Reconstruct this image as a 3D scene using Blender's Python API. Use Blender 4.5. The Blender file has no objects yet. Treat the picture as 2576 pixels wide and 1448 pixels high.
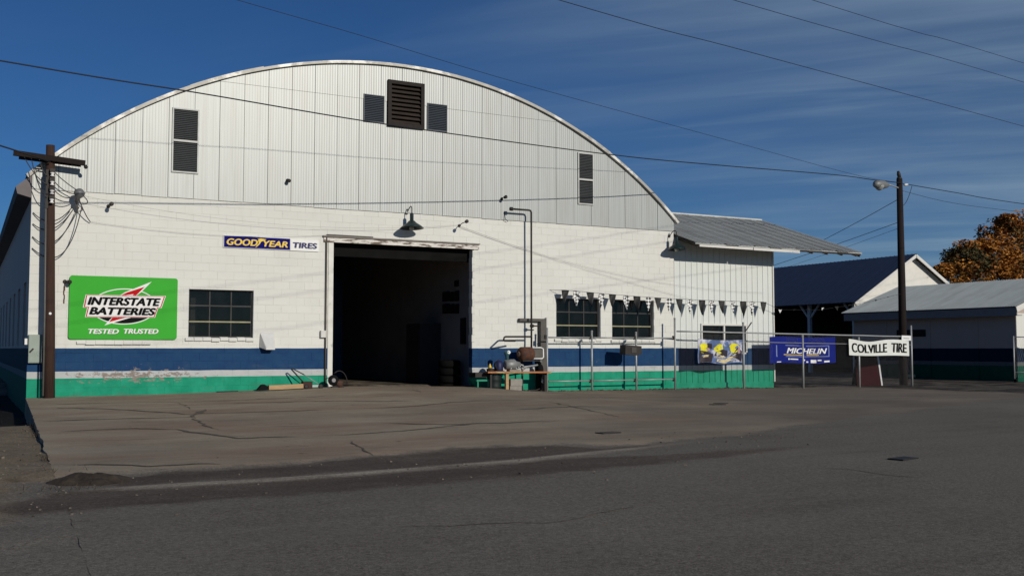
import bpy, math, random
from math import sin, cos, pi, radians, sqrt, atan2, floor
from mathutils import Vector, noise
random.seed(7)
S = bpy.context.scene
COL = S.collection

# ------------------------------------------------------------------ camera
PITCH = math.atan(152 / 2573.0)
YAW = radians(28.16)
CAM = Vector((-1.296, -26.125, 1.13))
cam = bpy.data.cameras.new('camera')
cam.sensor_width = 36.0
cam.lens = 36.0 * 2573 / 2576
cam.clip_end = 3000
co = bpy.data.objects.new('camera', cam)
co.location = CAM
co.rotation_euler = (pi / 2 + PITCH, 0, -YAW)
COL.objects.link(co)
S.camera = co

# ------------------------------------------------------------------ light
SUN = Vector((0.20, -1.0, 0.37)).normalized()
EL = math.asin(SUN.z)
AZ = math.atan2(SUN.x, SUN.y)
w = bpy.data.worlds.new('World')
S.world = w
w.use_nodes = True
nt = w.node_tree
for n in list(nt.nodes):
    nt.nodes.remove(n)
out = nt.nodes.new('ShaderNodeOutputWorld')
bg = nt.nodes.new('ShaderNodeBackground')
sky = nt.nodes.new('ShaderNodeTexSky')
sky.sky_type = 'NISHITA'
sky.sun_disc = False
sky.sun_elevation = EL
sky.sun_rotation = AZ
sky.altitude = 900
sky.air_density = 1.0
sky.dust_density = 0.35
sky.ozone_density = 3.0
bg.inputs[1].default_value = 0.05
# thin streaky cirrus, laid out on a high flat layer by view direction (true for any camera position)
tc = nt.nodes.new('ShaderNodeTexCoord')
sep = nt.nodes.new('ShaderNodeSeparateXYZ')
nt.links.new(tc.outputs['Generated'], sep.inputs[0])
mx = nt.nodes.new('ShaderNodeMath'); mx.operation = 'MAXIMUM'; mx.inputs[1].default_value = 0.03
nt.links.new(sep.outputs[2], mx.inputs[0])
add = nt.nodes.new('ShaderNodeMath'); add.operation = 'ADD'; add.inputs[1].default_value = 0.12
nt.links.new(mx.outputs[0], add.inputs[0])
dv = nt.nodes.new('ShaderNodeVectorMath'); dv.operation = 'DIVIDE'
cmb = nt.nodes.new('ShaderNodeCombineXYZ')
for i in range(3):
    nt.links.new(add.outputs[0], cmb.inputs[i])
nt.links.new(tc.outputs['Generated'], dv.inputs[0])
nt.links.new(cmb.outputs[0], dv.inputs[1])
def cloud(rot, scale, loc, detail, lo, hi):
    mp = nt.nodes.new('ShaderNodeMapping'); mp.vector_type = 'TEXTURE'
    mp.inputs['Rotation'].default_value = (0, 0, rot)
    mp.inputs['Scale'].default_value = tuple(1 / q for q in scale)
    mp.inputs['Location'].default_value = loc
    nt.links.new(dv.outputs[0], mp.inputs[0])
    nz = nt.nodes.new('ShaderNodeTexNoise')
    nz.inputs['Scale'].default_value = 1.0
    nz.inputs['Detail'].default_value = detail
    nz.inputs['Roughness'].default_value = 0.55
    nz.inputs['Distortion'].default_value = 0.6
    nt.links.new(mp.outputs[0], nz.inputs[0])
    mr = nt.nodes.new('ShaderNodeMapRange'); mr.interpolation_type = 'SMOOTHSTEP'
    mr.inputs[1].default_value = lo; mr.inputs[2].default_value = hi
    nt.links.new(nz.outputs[0], mr.inputs[0])
    return mr.outputs[0]
c1 = cloud(radians(-52), (0.45, 1.9, 1), (1.3, 0.4, 0), 7, 0.36, 0.80)
c2 = cloud(radians(-46), (0.9, 5.5, 1), (4.1, 2.2, 0), 9, 0.40, 0.85)
c3 = cloud(radians(10), (0.5, 0.5, 1), (0.2, 5.0, 0), 2, 0.38, 0.62)
# more cirrus towards the east half of the sky
dotn = nt.nodes.new('ShaderNodeVectorMath'); dotn.operation = 'DOT_PRODUCT'
dotn.inputs[1].default_value = (0.92, 0.0, 0.30)
nt.links.new(tc.outputs['Generated'], dotn.inputs[0])
mre = nt.nodes.new('ShaderNodeMapRange'); mre.interpolation_type = 'SMOOTHSTEP'
mre.inputs[1].default_value = 0.36; mre.inputs[2].default_value = 0.92
mre.inputs[3].default_value = 0.10; mre.inputs[4].default_value = 1.0
nt.links.new(dotn.outputs['Value'], mre.inputs[0])
def mth(op, a, b):
    m = nt.nodes.new('ShaderNodeMath'); m.operation = op
    for i, v in enumerate((a, b)):
        if isinstance(v, (int, float)):
            m.inputs[i].default_value = v
        else:
            nt.links.new(v, m.inputs[i])
    return m.outputs[0]
cl = mth('MULTIPLY', mth('ADD', mth('MULTIPLY', c1, 0.6), mth('MULTIPLY', c2, 0.5)), mth('ADD', mth('MULTIPLY', c3, 0.7), 0.3))
cl = mth('ADD', mth('MULTIPLY', cl, mre.outputs[0]), mth('MULTIPLY', mre.outputs[0], 0.26))
cl = mth('MULTIPLY', cl, 0.78)
mixc = nt.nodes.new('ShaderNodeMix'); mixc.data_type = 'RGBA'
nt.links.new(cl, mixc.inputs[0])
tint = nt.nodes.new('ShaderNodeMix'); tint.data_type = 'RGBA'; tint.blend_type = 'MULTIPLY'
tint.inputs[0].default_value = 1.0
nt.links.new(sky.outputs[0], tint.inputs[6])
tint.inputs[7].default_value = (0.26, 0.57, 0.94, 1)
nt.links.new(tint.outputs[2], mixc.inputs[6])
mixc.inputs[7].default_value = (5.0, 7.0, 9.0, 1)
nt.links.new(mixc.outputs[2], bg.inputs[0])
nt.links.new(bg.outputs[0], out.inputs[0])

sl = bpy.data.lights.new('sun', 'SUN')
sl.energy = 3.1
sl.angle = radians(0.5)
sl.color = (1.0, 0.93, 0.82)
so = bpy.data.objects.new('sun', sl)
so.rotation_euler = SUN.to_track_quat('Z', 'Y').to_euler()
so.location = (20, -60, 40)
COL.objects.link(so)
S.view_settings.view_transform = 'Standard'
S.view_settings.look = 'None'
S.view_settings.gamma = 1.0
S.view_settings.exposure = 0.0
S.view_settings.use_curve_mapping = False
S.cycles.max_bounces = 6

# ------------------------------------------------------------------ survey helper: the photo's sight lines met with known planes
_u = (cos(YAW), sin(YAW)); _f = (sin(YAW), cos(YAW))
def sight(x, y):
    dx = (x - 1288) / 2573.0; dz = -(y - 724.25) / 2573.0
    c, s = cos(PITCH), sin(PITCH)
    fy = c - dz * s; fz = s + dz * c
    return Vector((dx * cos(YAW) + fy * sin(YAW), -dx * sin(YAW) + fy * cos(YAW), fz))
def onY(x, y, Y=0.0):
    d = sight(x, y); return CAM + d * ((Y - CAM.y) / d.y)
def onZ(x, y, Z=0.0):
    d = sight(x, y); return CAM + d * ((Z - CAM.z) / d.z)
def onX(x, y, X=0.0):
    d = sight(x, y); return CAM + d * ((X - CAM.x) / d.x)

# ------------------------------------------------------------------ materials
MATS = {}
def node(t, k, **kw):
    n = t.nodes.new(k)
    for a, b in kw.items():
        setattr(n, a, b)
    return n
def mat(name, col, rough=0.7, metal=0.0, var=0.12, scale=5.0, bump=0.0, bscale=60.0, island=0.0, col2=None, lo=0.5, hi=0.7, c2scale=3.0, stretch=(1, 1, 1), spec=0.3):
    """base colour with two-octave wear, optional second colour in blotches, fine relief"""
    if name in MATS:
        return MATS[name]
    m = bpy.data.materials.new(name); m.use_nodes = True
    t = m.node_tree; p = t.nodes['Principled BSDF']
    p.inputs['Roughness'].default_value = rough
    p.inputs['Metallic'].default_value = metal
    p.inputs['Specular IOR Level'].default_value = spec
    g = node(t, 'ShaderNodeNewGeometry')
    mp = node(t, 'ShaderNodeMapping'); mp.inputs['Scale'].default_value = stretch
    t.links.new(g.outputs['Position'], mp.inputs[0])
    nz = node(t, 'ShaderNodeTexNoise'); nz.inputs['Scale'].default_value = scale; nz.inputs['Detail'].default_value = 6; nz.inputs['Roughness'].default_value = 0.6
    t.links.new(mp.outputs[0], nz.inputs[0])
    mr = node(t, 'ShaderNodeMapRange'); mr.inputs[1].default_value = 0.25; mr.inputs[2].default_value = 0.75
    mr.inputs[3].default_value = 1 - var; mr.inputs[4].default_value = 1 + var
    t.links.new(nz.outputs[0], mr.inputs[0])
    val = mr.outputs[0]
    if island:
        mi = node(t, 'ShaderNodeMapRange'); mi.inputs[3].default_value = 1 - island; mi.inputs[4].default_value = 1 + island
        t.links.new(g.outputs['Random Per Island'], mi.inputs[0])
        mm = node(t, 'ShaderNodeMath', operation='MULTIPLY')
        t.links.new(val, mm.inputs[0]); t.links.new(mi.outputs[0], mm.inputs[1]); val = mm.outputs[0]
    c = node(t, 'ShaderNodeRGB'); c.outputs[0].default_value = (*col, 1)
    colout = c.outputs[0]
    if col2:
        n2 = node(t, 'ShaderNodeTexNoise'); n2.inputs['Scale'].default_value = c2scale; n2.inputs['Detail'].default_value = 8; n2.inputs['Roughness'].default_value = 0.65
        t.links.new(mp.outputs[0], n2.inputs[0])
        m2 = node(t, 'ShaderNodeMapRange'); m2.inputs[1].default_value = lo; m2.inputs[2].default_value = hi
        t.links.new(n2.outputs[0], m2.inputs[0])
        mx = node(t, 'ShaderNodeMix', data_type='RGBA')
        t.links.new(m2.outputs[0], mx.inputs[0]); t.links.new(colout, mx.inputs[6]); mx.inputs[7].default_value = (*col2, 1)
        colout = mx.outputs[2]
    vm = node(t, 'ShaderNodeVectorMath', operation='SCALE')
    t.links.new(colout, vm.inputs[0]); t.links.new(val, vm.inputs['Scale'])
    t.links.new(vm.outputs[0], p.inputs['Base Color'])
    if bump:
        nb = node(t, 'ShaderNodeTexNoise'); nb.inputs['Scale'].default_value = bscale; nb.inputs['Detail'].default_value = 4
        t.links.new(mp.outputs[0], nb.inputs[0])
        b = node(t, 'ShaderNodeBump'); b.inputs['Strength'].default_value = bump; b.inputs['Distance'].default_value = 0.01
        t.links.new(nb.outputs[0], b.inputs['Height']); t.links.new(b.outputs[0], p.inputs['Normal'])
    MATS[name] = m
    return m

def glass_mat(name='window_glass', tintc=(0.028, 0.030, 0.034)):
    m = bpy.data.materials.new(name); m.use_nodes = True
    t = m.node_tree
    for n in list(t.nodes): t.nodes.remove(n)
    o = node(t, 'ShaderNodeOutputMaterial')
    tr = node(t, 'ShaderNodeBsdfTransparent'); tr.inputs[0].default_value = (0.6, 0.6, 0.58, 1)
    df = node(t, 'ShaderNodeBsdfDiffuse'); df.inputs[0].default_value = (*tintc, 1)
    gl = node(t, 'ShaderNodeBsdfGlossy'); gl.inputs['Roughness'].default_value = 0.06; gl.inputs[0].default_value = (0.72, 0.68, 0.64, 1)
    fr = node(t, 'ShaderNodeFresnel'); fr.inputs[0].default_value = 1.4
    g = node(t, 'ShaderNodeNewGeometry')
    nz = node(t, 'ShaderNodeTexNoise'); nz.inputs['Scale'].default_value = 3; nz.inputs['Detail'].default_value = 6
    t.links.new(g.outputs['Position'], nz.inputs[0])
    mr = node(t, 'ShaderNodeMapRange'); mr.inputs[1].default_value = .35; mr.inputs[2].default_value = .7; mr.inputs[3].default_value = .03; mr.inputs[4].default_value = .30
    ra = node(t, 'ShaderNodeMath', operation='MULTIPLY_ADD'); ra.inputs[1].default_value = .30; t.links.new(g.outputs['Random Per Island'], ra.inputs[0]); t.links.new(nz.outputs[0], ra.inputs[2])
    mr.inputs[1].default_value = .45; mr.inputs[2].default_value = .95
    t.links.new(ra.outputs[0], mr.inputs[0])
    a = node(t, 'ShaderNodeMixShader'); t.links.new(mr.outputs[0], a.inputs[0]); t.links.new(tr.outputs[0], a.inputs[1]); t.links.new(df.outputs[0], a.inputs[2])
    b = node(t, 'ShaderNodeMixShader'); t.links.new(fr.outputs[0], b.inputs[0]); t.links.new(a.outputs[0], b.inputs[1]); t.links.new(gl.outputs[0], b.inputs[2])
    t.links.new(b.outputs[0], o.inputs[0])
    return m

def band_paint(name, white=(0.705, 0.705, 0.660), bump=0.25, chips=True, island=0.02, bm=1.0):
    """white wall paint with blue / pale grey / green bands at the foot, set by real height"""
    m = bpy.data.materials.new(name); m.use_nodes = True
    t = m.node_tree; p = t.nodes['Principled BSDF']
    p.inputs['Roughness'].default_value = 0.75; p.inputs['Specular IOR Level'].default_value = 0.2
    g = node(t, 'ShaderNodeNewGeometry')
    sx = node(t, 'ShaderNodeSeparateXYZ'); t.links.new(g.outputs['Position'], sx.inputs[0])
    wob = node(t, 'ShaderNodeTexNoise'); wob.inputs['Scale'].default_value = 2.2; wob.inputs['Detail'].default_value = 5
    t.links.new(g.outputs['Position'], wob.inputs[0])
    def M(op, a, b):
        n = node(t, 'ShaderNodeMath', operation=op)
        for i, v in enumerate((a, b)):
            if isinstance(v, (int, float)): n.inputs[i].default_value = v
            else: t.links.new(v, n.inputs[i])
        return n.outputs[0]
    z = M('ADD', sx.outputs[2], M('MULTIPLY', M('SUBTRACT', wob.outputs[0], 0.5), 0.022))
    def step(e): return M('GREATER_THAN', z, e)
    def mixc(f, a, b):
        n = node(t, 'ShaderNodeMix', data_type='RGBA')
        t.links.new(f, n.inputs[0])
        for s, v in ((6, a), (7, b)):
            if isinstance(v, tuple): n.inputs[s].default_value = (*v, 1)
            else: t.links.new(v, n.inputs[s])
        return n.outputs[2]
    def noi(scale, detail=6, rough=0.6, vec=None, stretch=None):
        n = node(t, 'ShaderNodeTexNoise'); n.inputs['Scale'].default_value = scale; n.inputs['Detail'].default_value = detail; n.inputs['Roughness'].default_value = rough
        if stretch:
            mp = node(t, 'ShaderNodeMapping'); mp.inputs['Scale'].default_value = stretch
            t.links.new(g.outputs['Position'], mp.inputs[0]); t.links.new(mp.outputs[0], n.inputs[0])
        else:
            t.links.new(g.outputs['Position'], n.inputs[0])
        return n.outputs[0]
    def rng(v, a, b, c=0.0, d=1.0):
        n = node(t, 'ShaderNodeMapRange'); n.inputs[1].default_value = a; n.inputs[2].default_value = b; n.inputs[3].default_value = c; n.inputs[4].default_value = d
        t.links.new(v, n.inputs[0]); return n.outputs[0]
    blue = mixc(rng(noi(3.5), 0.35, 0.7), tuple(c * bm for c in (0.006, 0.040, 0.122)), tuple(c * bm for c in (0.012, 0.056, 0.142)))
    green = mixc(rng(noi(3.0), 0.35, 0.7), tuple(c * bm for c in (0.005, 0.24, 0.135)), tuple(c * bm for c in (0.018, 0.32, 0.195)))
    grey = mixc(rng(noi(4.0), 0.35, 0.7), tuple(c * bm for c in (0.43, 0.46, 0.46)), tuple(c * bm for c in (0.50, 0.50, 0.50)))
    wht = mixc(rng(noi(0.8), 0.3, 0.7), white, tuple(c * 0.93 for c in white))
    wht = mixc(rng(noi(9, 7, 0.7), 0.58, 0.75, 0, 0.28), wht, tuple(c * 0.72 for c in white))
    wht = mixc(rng(noi(4, 6, 0.6, stretch=(1, 1, 0.12)), 0.56, 0.76, 0, 0.22), wht, (0.52, 0.48, 0.40))
    c = mixc(step(0.43), green, grey)
    c = mixc(step(0.59), c, blue)
    c = mixc(step(1.137), c, wht)
    # flakes of paint gone, mostly about the grey stripe near the pole
    if chips:
        zz = M('SUBTRACT', 1.0, M('MULTIPLY', M('ABSOLUTE', M('SUBTRACT', sx.outputs[2], 0.47), 0), 3.2))
        xx = M('SUBTRACT', 1.0, M('MULTIPLY', M('ABSOLUTE', M('SUBTRACT', sx.outputs[0], 2.4), 0), 0.42))
        reg = M('MULTIPLY', M('MAXIMUM', zz, 0.0), M('ADD', M('MAXIMUM', xx, 0.0), 0.20))
        fl = rng(M('ADD', noi(7, 9, 0.72, stretch=(0.7, 1, 1.5)), M('MULTIPLY', reg, 0.20)), 0.660, 0.685)
        c = mixc(fl, c, mixc(rng(noi(14), .4, .6), (0.30, 0.24, 0.21), (0.20, 0.19, 0.17)))
        low = M('MULTIPLY', rng(noi(2.6, 8, 0.7, stretch=(0.6, 1, 3)), 0.56, 0.68), rng(sx.outputs[2], 0.0, 1.1, 0.55, 0.0))
        c = mixc(low, c, (0.10, 0.12, 0.10))
        sp = M('MULTIPLY', rng(noi(16, 4, 0.6), 0.72, 0.75), 0.7)
        c = mixc(sp, c, (0.24, 0.22, 0.19))
    if island:
        mi = rng(g.outputs['Random Per Island'], 0, 1, 1 - island, 1 + island)
        v = node(t, 'ShaderNodeVectorMath', operation='SCALE'); t.links.new(c, v.inputs[0]); t.links.new(mi, v.inputs['Scale']); c = v.outputs[0]
    t.links.new(c, p.inputs['Base Color'])
    b = node(t, 'ShaderNodeBump'); b.inputs['Strength'].default_value = bump; b.inputs['Distance'].default_value = 0.012
    nb = noi(45, 5, 0.7); t.links.new(nb, b.inputs['Height']); t.links.new(b.outputs[0], p.inputs['Normal'])
    return m

def asphalt_mat(name, c_dark, c_light, speck=0.5, patchy=0.25, blend_x=None, warm=None, scale=150):
    m = bpy.data.materials.new(name); m.use_nodes = True
    t = m.node_tree; p = t.nodes['Principled BSDF']
    p.inputs['Roughness'].default_value = 0.9; p.inputs['Specular IOR Level'].default_value = 0.15
    g = node(t, 'ShaderNodeNewGeometry')
    sx = node(t, 'ShaderNodeSeparateXYZ'); t.links.new(g.outputs['Position'], sx.inputs[0])
    def noi(scale, detail=5, rough=0.6, stretch=None):
        n = node(t, 'ShaderNodeTexNoise'); n.inputs['Scale'].default_value = scale; n.inputs['Detail'].default_value = detail; n.inputs['Roughness'].default_value = rough
        if stretch:
            mp = node(t, 'ShaderNodeMapping'); mp.inputs['Scale'].default_value = stretch; mp.inputs['Rotation'].default_value = (0, 0, radians(-18))
            t.links.new(g.outputs['Position'], mp.inputs[0]); t.links.new(mp.outputs[0], n.inputs[0])
        else: t.links.new(g.outputs['Position'], n.inputs[0])
        return n.outputs[0]
    def rng(v, a, b, c=0.0, d=1.0):
        n = node(t, 'ShaderNodeMapRange'); n.inputs[1].default_value = a; n.inputs[2].default_value = b; n.inputs[3].default_value = c; n.inputs[4].default_value = d
        t.links.new(v, n.inputs[0]); return n.outputs[0]
    def mixc(f, a, b, bt='MIX'):
        n = node(t, 'ShaderNodeMix', data_type='RGBA', blend_type=bt)
        if isinstance(f, float): n.inputs[0].default_value = f
        else: t.links.new(f, n.inputs[0])
        for s, v in ((6, a), (7, b)):
            if isinstance(v, tuple): n.inputs[s].default_value = (*v, 1)
            else: t.links.new(v, n.inputs[s])
        return n.outputs[2]
    c = mixc(rng(noi(0.35, 6, 0.6), 0.3, 0.7), c_dark, c_light)
    if warm:
        c = mixc(rng(noi(0.45, 7, 0.65, stretch=(0.6, 1.6, 1)), 0.42, 0.66), c, warm)
    c = mixc(rng(noi(1.6, 8, 0.7, stretch=(0.5, 2.4, 1)), 0.5, 0.72, 0, patchy * 2), c, tuple(x * 0.55 for x in c_dark))
    if blend_x:
        f = rng(sx.outputs[0], blend_x[0], blend_x[1])
        n = node(t, 'ShaderNodeMath', operation='ADD'); t.links.new(f, n.inputs[0])
        k = rng(noi(0.3, 6, 0.6), 0.3, 0.7, -0.45, 0.45); t.links.new(k, n.inputs[1]); n.use_clamp = True
        c = mixc(n.outputs[0], c, blend_x[2])
    s1 = rng(noi(scale, 3, 0.6), 0.3, 0.7, 1 - speck, 1 + speck)
    s2 = rng(noi(scale * 0.27, 3, 0.6), 0.3, 0.7, 1 - speck * 0.7, 1 + speck * 0.7)
    mm = node(t, 'ShaderNodeMath', operation='MULTIPLY'); t.links.new(s1, mm.inputs[0]); t.links.new(s2, mm.inputs[1])
    v = node(t, 'ShaderNodeVectorMath', operation='SCALE'); t.links.new(c, v.inputs[0]); t.links.new(mm.outputs[0], v.inputs['Scale'])
    t.links.new(v.outputs[0], p.inputs['Base Color'])
    b = node(t, 'ShaderNodeBump'); b.inputs['Strength'].default_value = 0.6; b.inputs['Distance'].default_value = 0.006
    t.links.new(noi(scale * 0.6, 4, 0.7), b.inputs['Height']); t.links.new(b.outputs[0], p.inputs['Normal'])
    return m

# ------------------------------------------------------------------ mesh helpers
ORG = {}
class MB:
    def __init__(self): self.v = []; self.f = []; self.mi = []; self.sm = []
    def face(self, pts, m=0, smooth=False):
        i = len(self.v); self.v += [tuple(p) for p in pts]; self.f.append(tuple(range(i, i + len(pts)))); self.mi.append(m); self.sm.append(smooth)
    def box(self, x0, x1, y0, y1, z0, z1, m=0):
        i = len(self.v)
        self.v += [(x0, y0, z0), (x1, y0, z0), (x1, y1, z0), (x0, y1, z0), (x0, y0, z1), (x1, y0, z1), (x1, y1, z1), (x0, y1, z1)]
        for q in ((0, 3, 2, 1), (4, 5, 6, 7), (0, 1, 5, 4), (1, 2, 6, 5), (2, 3, 7, 6), (3, 0, 4, 7)):
            self.f.append(tuple(i + k for k in q)); self.mi.append(m); self.sm.append(False)
        return self
    def obox(self, c, ax, ay, az, hx, hy, hz, m=0):
        """box about c with (unit) axes and half sizes"""
        c = Vector(c); ax, ay, az = Vector(ax).normalized() * hx, Vector(ay).normalized() * hy, Vector(az).normalized() * hz
        i = len(self.v)
        for sz in (-1, 1):
            for sx, sy in ((-1, -1), (1, -1), (1, 1), (-1, 1)):
                self.v.append(tuple(c + ax * sx + ay * sy + az * sz))
        for q in ((0, 3, 2, 1), (4, 5, 6, 7), (0, 1, 5, 4), (1, 2, 6, 5), (2, 3, 7, 6), (3, 0, 4, 7)):
            self.f.append(tuple(i + k for k in q)); self.mi.append(m); self.sm.append(False)
        return self
    def bar(self, a, b, wx, wz, m=0, up=(0, 0, 1)):
        a, b = Vector(a), Vector(b); d = (b - a); L = d.length; d.normalize()
        upv = Vector(up)
        if abs(d.dot(upv)) > 0.95: upv = Vector((0, 1, 0))
        s = d.cross(upv).normalized(); u2 = s.cross(d).normalized()
        return self.obox((a + b) / 2, d, s, u2, L / 2, wx / 2, wz / 2, m)
    def tube(self, path, r, n=6, m=0, caps=True, smooth=True):
        P = [Vector(p) for p in path]
        R = r if isinstance(r, (list, tuple)) else [r] * len(P)
        i0 = len(self.v); ref = None
        for k, p in enumerate(P):
            t = (P[min(k + 1, len(P) - 1)] - P[max(k - 1, 0)]).normalized()
            if ref is None:
                ref = Vector((0, 0, 1)) if abs(t.z) < 0.9 else Vector((1, 0, 0))
            a = (ref - t * ref.dot(t)).normalized(); b = t.cross(a); ref = a
            for j in range(n):
                an = 2 * pi * j / n
                self.v.append(tuple(p + (a * cos(an) + b * sin(an)) * R[k]))
        for k in range(len(P) - 1):
            for j in range(n):
                q = (i0 + k * n + j, i0 + k * n + (j + 1) % n, i0 + (k + 1) * n + (j + 1) % n, i0 + (k + 1) * n + j)
                self.f.append(q); self.mi.append(m); self.sm.append(smooth)
        if caps:
            self.f.append(tuple(i0 + j for j in range(n))[::-1]); self.mi.append(m); self.sm.append(False)
            e = i0 + (len(P) - 1) * n
            self.f.append(tuple(e + j for j in range(n))); self.mi.append(m); self.sm.append(False)
        return self
    def lathe(self, c, axis, prof, n=16, m=0):
        """prof: list of (distance along axis, radius)"""
        ax = Vector(axis).normalized(); c = Vector(c)
        return self.tube_profile(c, ax, prof, n, m)
    def tube_profile(self, c, ax, prof, n, m):
        ref = Vector((0, 0, 1)) if abs(ax.z) < 0.9 else Vector((1, 0, 0))
        a = (ref - ax * ref.dot(ax)).normalized(); b = ax.cross(a); i0 = len(self.v)
        for d, r in prof:
            for j in range(n):
                an = 2 * pi * j / n
                self.v.append(tuple(c + ax * d + (a * cos(an) + b * sin(an)) * max(r, 1e-4)))
        for k in range(len(prof) - 1):
            for j in range(n):
                self.f.append((i0 + k * n + j, i0 + k * n + (j + 1) % n, i0 + (k + 1) * n + (j + 1) % n, i0 + (k + 1) * n + j)); self.mi.append(m); self.sm.append(True)
        self.f.append(tuple(i0 + j for j in range(n))[::-1]); self.mi.append(m); self.sm.append(False)
        e = i0 + (len(prof) - 1) * n
        self.f.append(tuple(e + j for j in range(n))); self.mi.append(m); self.sm.append(False)
        return self
    def prismY(self, poly, y0, y1, m=0):
        """polygon in x,z (counter-clockwise seen from -Y) pushed from y0 to y1"""
        n = len(poly); i = len(self.v)
        self.v += [(x, y0, z) for x, z in poly] + [(x, y1, z) for x, z in poly]
        self.f.append(tuple(i + k for k in range(n))); self.mi.append(m); self.sm.append(False)
        self.f.append(tuple(i + n + k for k in range(n))[::-1]); self.mi.append(m); self.sm.append(False)
        for k in range(n):
            q = (k + 1) % n
            self.f.append((i + k, i + n + k, i + n + q, i + q)); self.mi.append(m); self.sm.append(False)
        return self
    def grid(self, fn, nu, nv, m=0, smooth=True):
        i = len(self.v)
        for a in range(nu + 1):
            for b in range(nv + 1):
                self.v.append(tuple(fn(a / nu, b / nv)))
        for a in range(nu):
            for b in range(nv):
                k = i + a * (nv + 1) + b
                self.f.append((k, k + nv + 1, k + nv + 2, k + 1)); self.mi.append(m); self.sm.append(smooth)
        return self
    def mesh(self, name, mats, org=(0, 0, 0)):
        me = bpy.data.meshes.new(name)
        o = org
        me.from_pydata([(a - o[0], b - o[1], c - o[2]) for a, b, c in self.v], [], self.f)
        for x in (mats if isinstance(mats, (list, tuple)) else [mats]):
            me.materials.append(x)
        me.polygons.foreach_set('material_index', self.mi)
        me.polygons.foreach_set('use_smooth', self.sm)
        me.update()
        return me
    def build(self, name, mats, parent=None, label=None, cat=None, group=None, kind=None, org=None):
        if org is None:
            org = ORG.get(parent.name, (0, 0, 0)) if parent else (0, 0, 0)
            o = bpy.data.objects.new(name, self.mesh(name, mats, org))
        else:
            o = bpy.data.objects.new(name, self.mesh(name, mats, org)); o.location = org
        COL.objects.link(o)
        if parent: o.parent = parent
        ORG[o.name] = org
        tag(o, label, cat, group, kind)
        return o
def tag(o, label=None, cat=None, group=None, kind=None):
    if label: o['label'] = label
    if cat: o['category'] = cat
    if group: o['group'] = group
    if kind: o['kind'] = kind
    return o
def thing(name, loc, label, cat, group=None):
    o = bpy.data.objects.new(name, None); o.location = loc; o.empty_display_size = 0.2
    COL.objects.link(o); ORG[o.name] = tuple(loc)
    return tag(o, label, cat, group)
def part_copy(src, parent, loc):
    o = src.copy(); COL.objects.link(o); o.parent = parent; o.location = loc
    return o
def text_mesh(s, x0, x1, z0, z1, y, shear=0.0, offset=0.0, bold=0.0, warp=None, mi=0, mb=None):
    """lettering filled to a box on the plane y (facing -Y); returns an MB"""
    cu = bpy.data.curves.new('lettering', 'FONT'); cu.body = s; cu.shear = shear; cu.offset = offset; cu.resolution_u = 4
    o = bpy.data.objects.new('lettering', cu); COL.objects.link(o)
    dg = bpy.context.evaluated_depsgraph_get()
    me = bpy.data.meshes.new_from_object(o.evaluated_get(dg))
    bpy.data.objects.remove(o); bpy.data.curves.remove(cu)
    xs = [v.co.x for v in me.vertices]; ys = [v.co.y for v in me.vertices]
    ax, bx, ay, by = min(xs), max(xs), min(ys), max(ys)
    mb = mb or MB()
    shifts = [(0, 0, 0)] if not bold else [(-bold, 0, 0), (0, 0, -0.0007), (bold, 0, -0.0014), (0, bold * .5, -0.0021), (0, -bold * .5, -0.0028)]
    for dx, dz, dy in shifts:
        i = len(mb.v)
        for v in me.vertices:
            px = x0 + (v.co.x - ax) / (bx - ax) * (x1 - x0) + dx
            pz = z0 + (v.co.y - ay) / (by - ay) * (z1 - z0) + dz
            py = y + dy
            if warp: px, py, pz = warp(px, py, pz)
            mb.v.append((px, py, pz))
        for f in me.polygons:
            mb.f.append(tuple(i + k for k in f.vertices)); mb.mi.append(mi); mb.sm.append(False)
    bpy.data.meshes.remove(me)
    return mb
def smooth(a, b, x):
    t = min(1, max(0, (x - a) / (b - a))); return t * t * (3 - 2 * t)
def lerp_tab(tab, x):
    if x <= tab[0][0]: return tab[0][1]
    for (a, va), (b, vb) in zip(tab, tab[1:]):
        if x <= b: return va + (vb - va) * (x - a) / (b - a)
    return tab[-1][1]

# ------------------------------------------------------------------ common materials
M_WALL = band_paint('painted_block')
M_SIDING = band_paint('painted_siding', white=(0.68, 0.71, 0.68), bump=0.06, chips=False, island=0.02)
M_SIDEW = band_paint('painted_side_shaded', white=(0.74, 0.60, 0.50), bm=.35, island=0, chips=False)  # same bands, darkened in the paint to deepen this wall's shade
M_STOREW = band_paint('painted_store_shaded', white=(0.46, 0.38, 0.33), bm=.28, island=0, chips=False)  # band colours dimmed so the wall turned from the sun reads darker
M_MORTAR = band_paint('painted_mortar', white=(0.60, 0.595, 0.55), bump=0.3, island=0)
M_METALW = mat('gable_metal', (0.37, 0.39, 0.38), 0.42, 0.12, var=0.06, scale=2.2, island=0.075, col2=(0.31, 0.295, 0.265), lo=0.48, hi=0.95, c2scale=1.4, stretch=(3, 1, 0.22), spec=0.45)
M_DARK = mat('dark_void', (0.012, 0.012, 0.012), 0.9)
M_ROOFE = mat('old_tin_edge', (0.34, 0.33, 0.30), 0.55, 0.3, var=.2, scale=4, col2=(0.62, 0.61, 0.57), lo=0.5, hi=0.58, c2scale=1.4)
M_TIN = mat('galvanised_roof', (0.48, 0.50, 0.485), 0.6, 0.1, var=0.12, scale=1.6, island=0.05, col2=(0.34, 0.345, 0.335), lo=0.5, hi=0.75, c2scale=1.2, stretch=(1, 0.3, 0.3))
M_BLUEROOF = mat('blue_metal_roof', (0.030, 0.045, 0.085), 0.5, 0.1, var=0.12, scale=2, island=0.06)
M_GREYROOF = mat('pale_tin_roof', (0.36, 0.40, 0.40), 0.6, 0.15, var=0.12, scale=1.5, island=0.04, col2=(0.27, 0.29, 0.28), lo=0.5, hi=0.8, c2scale=1.2, stretch=(0.4, 1.5, 1))
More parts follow.
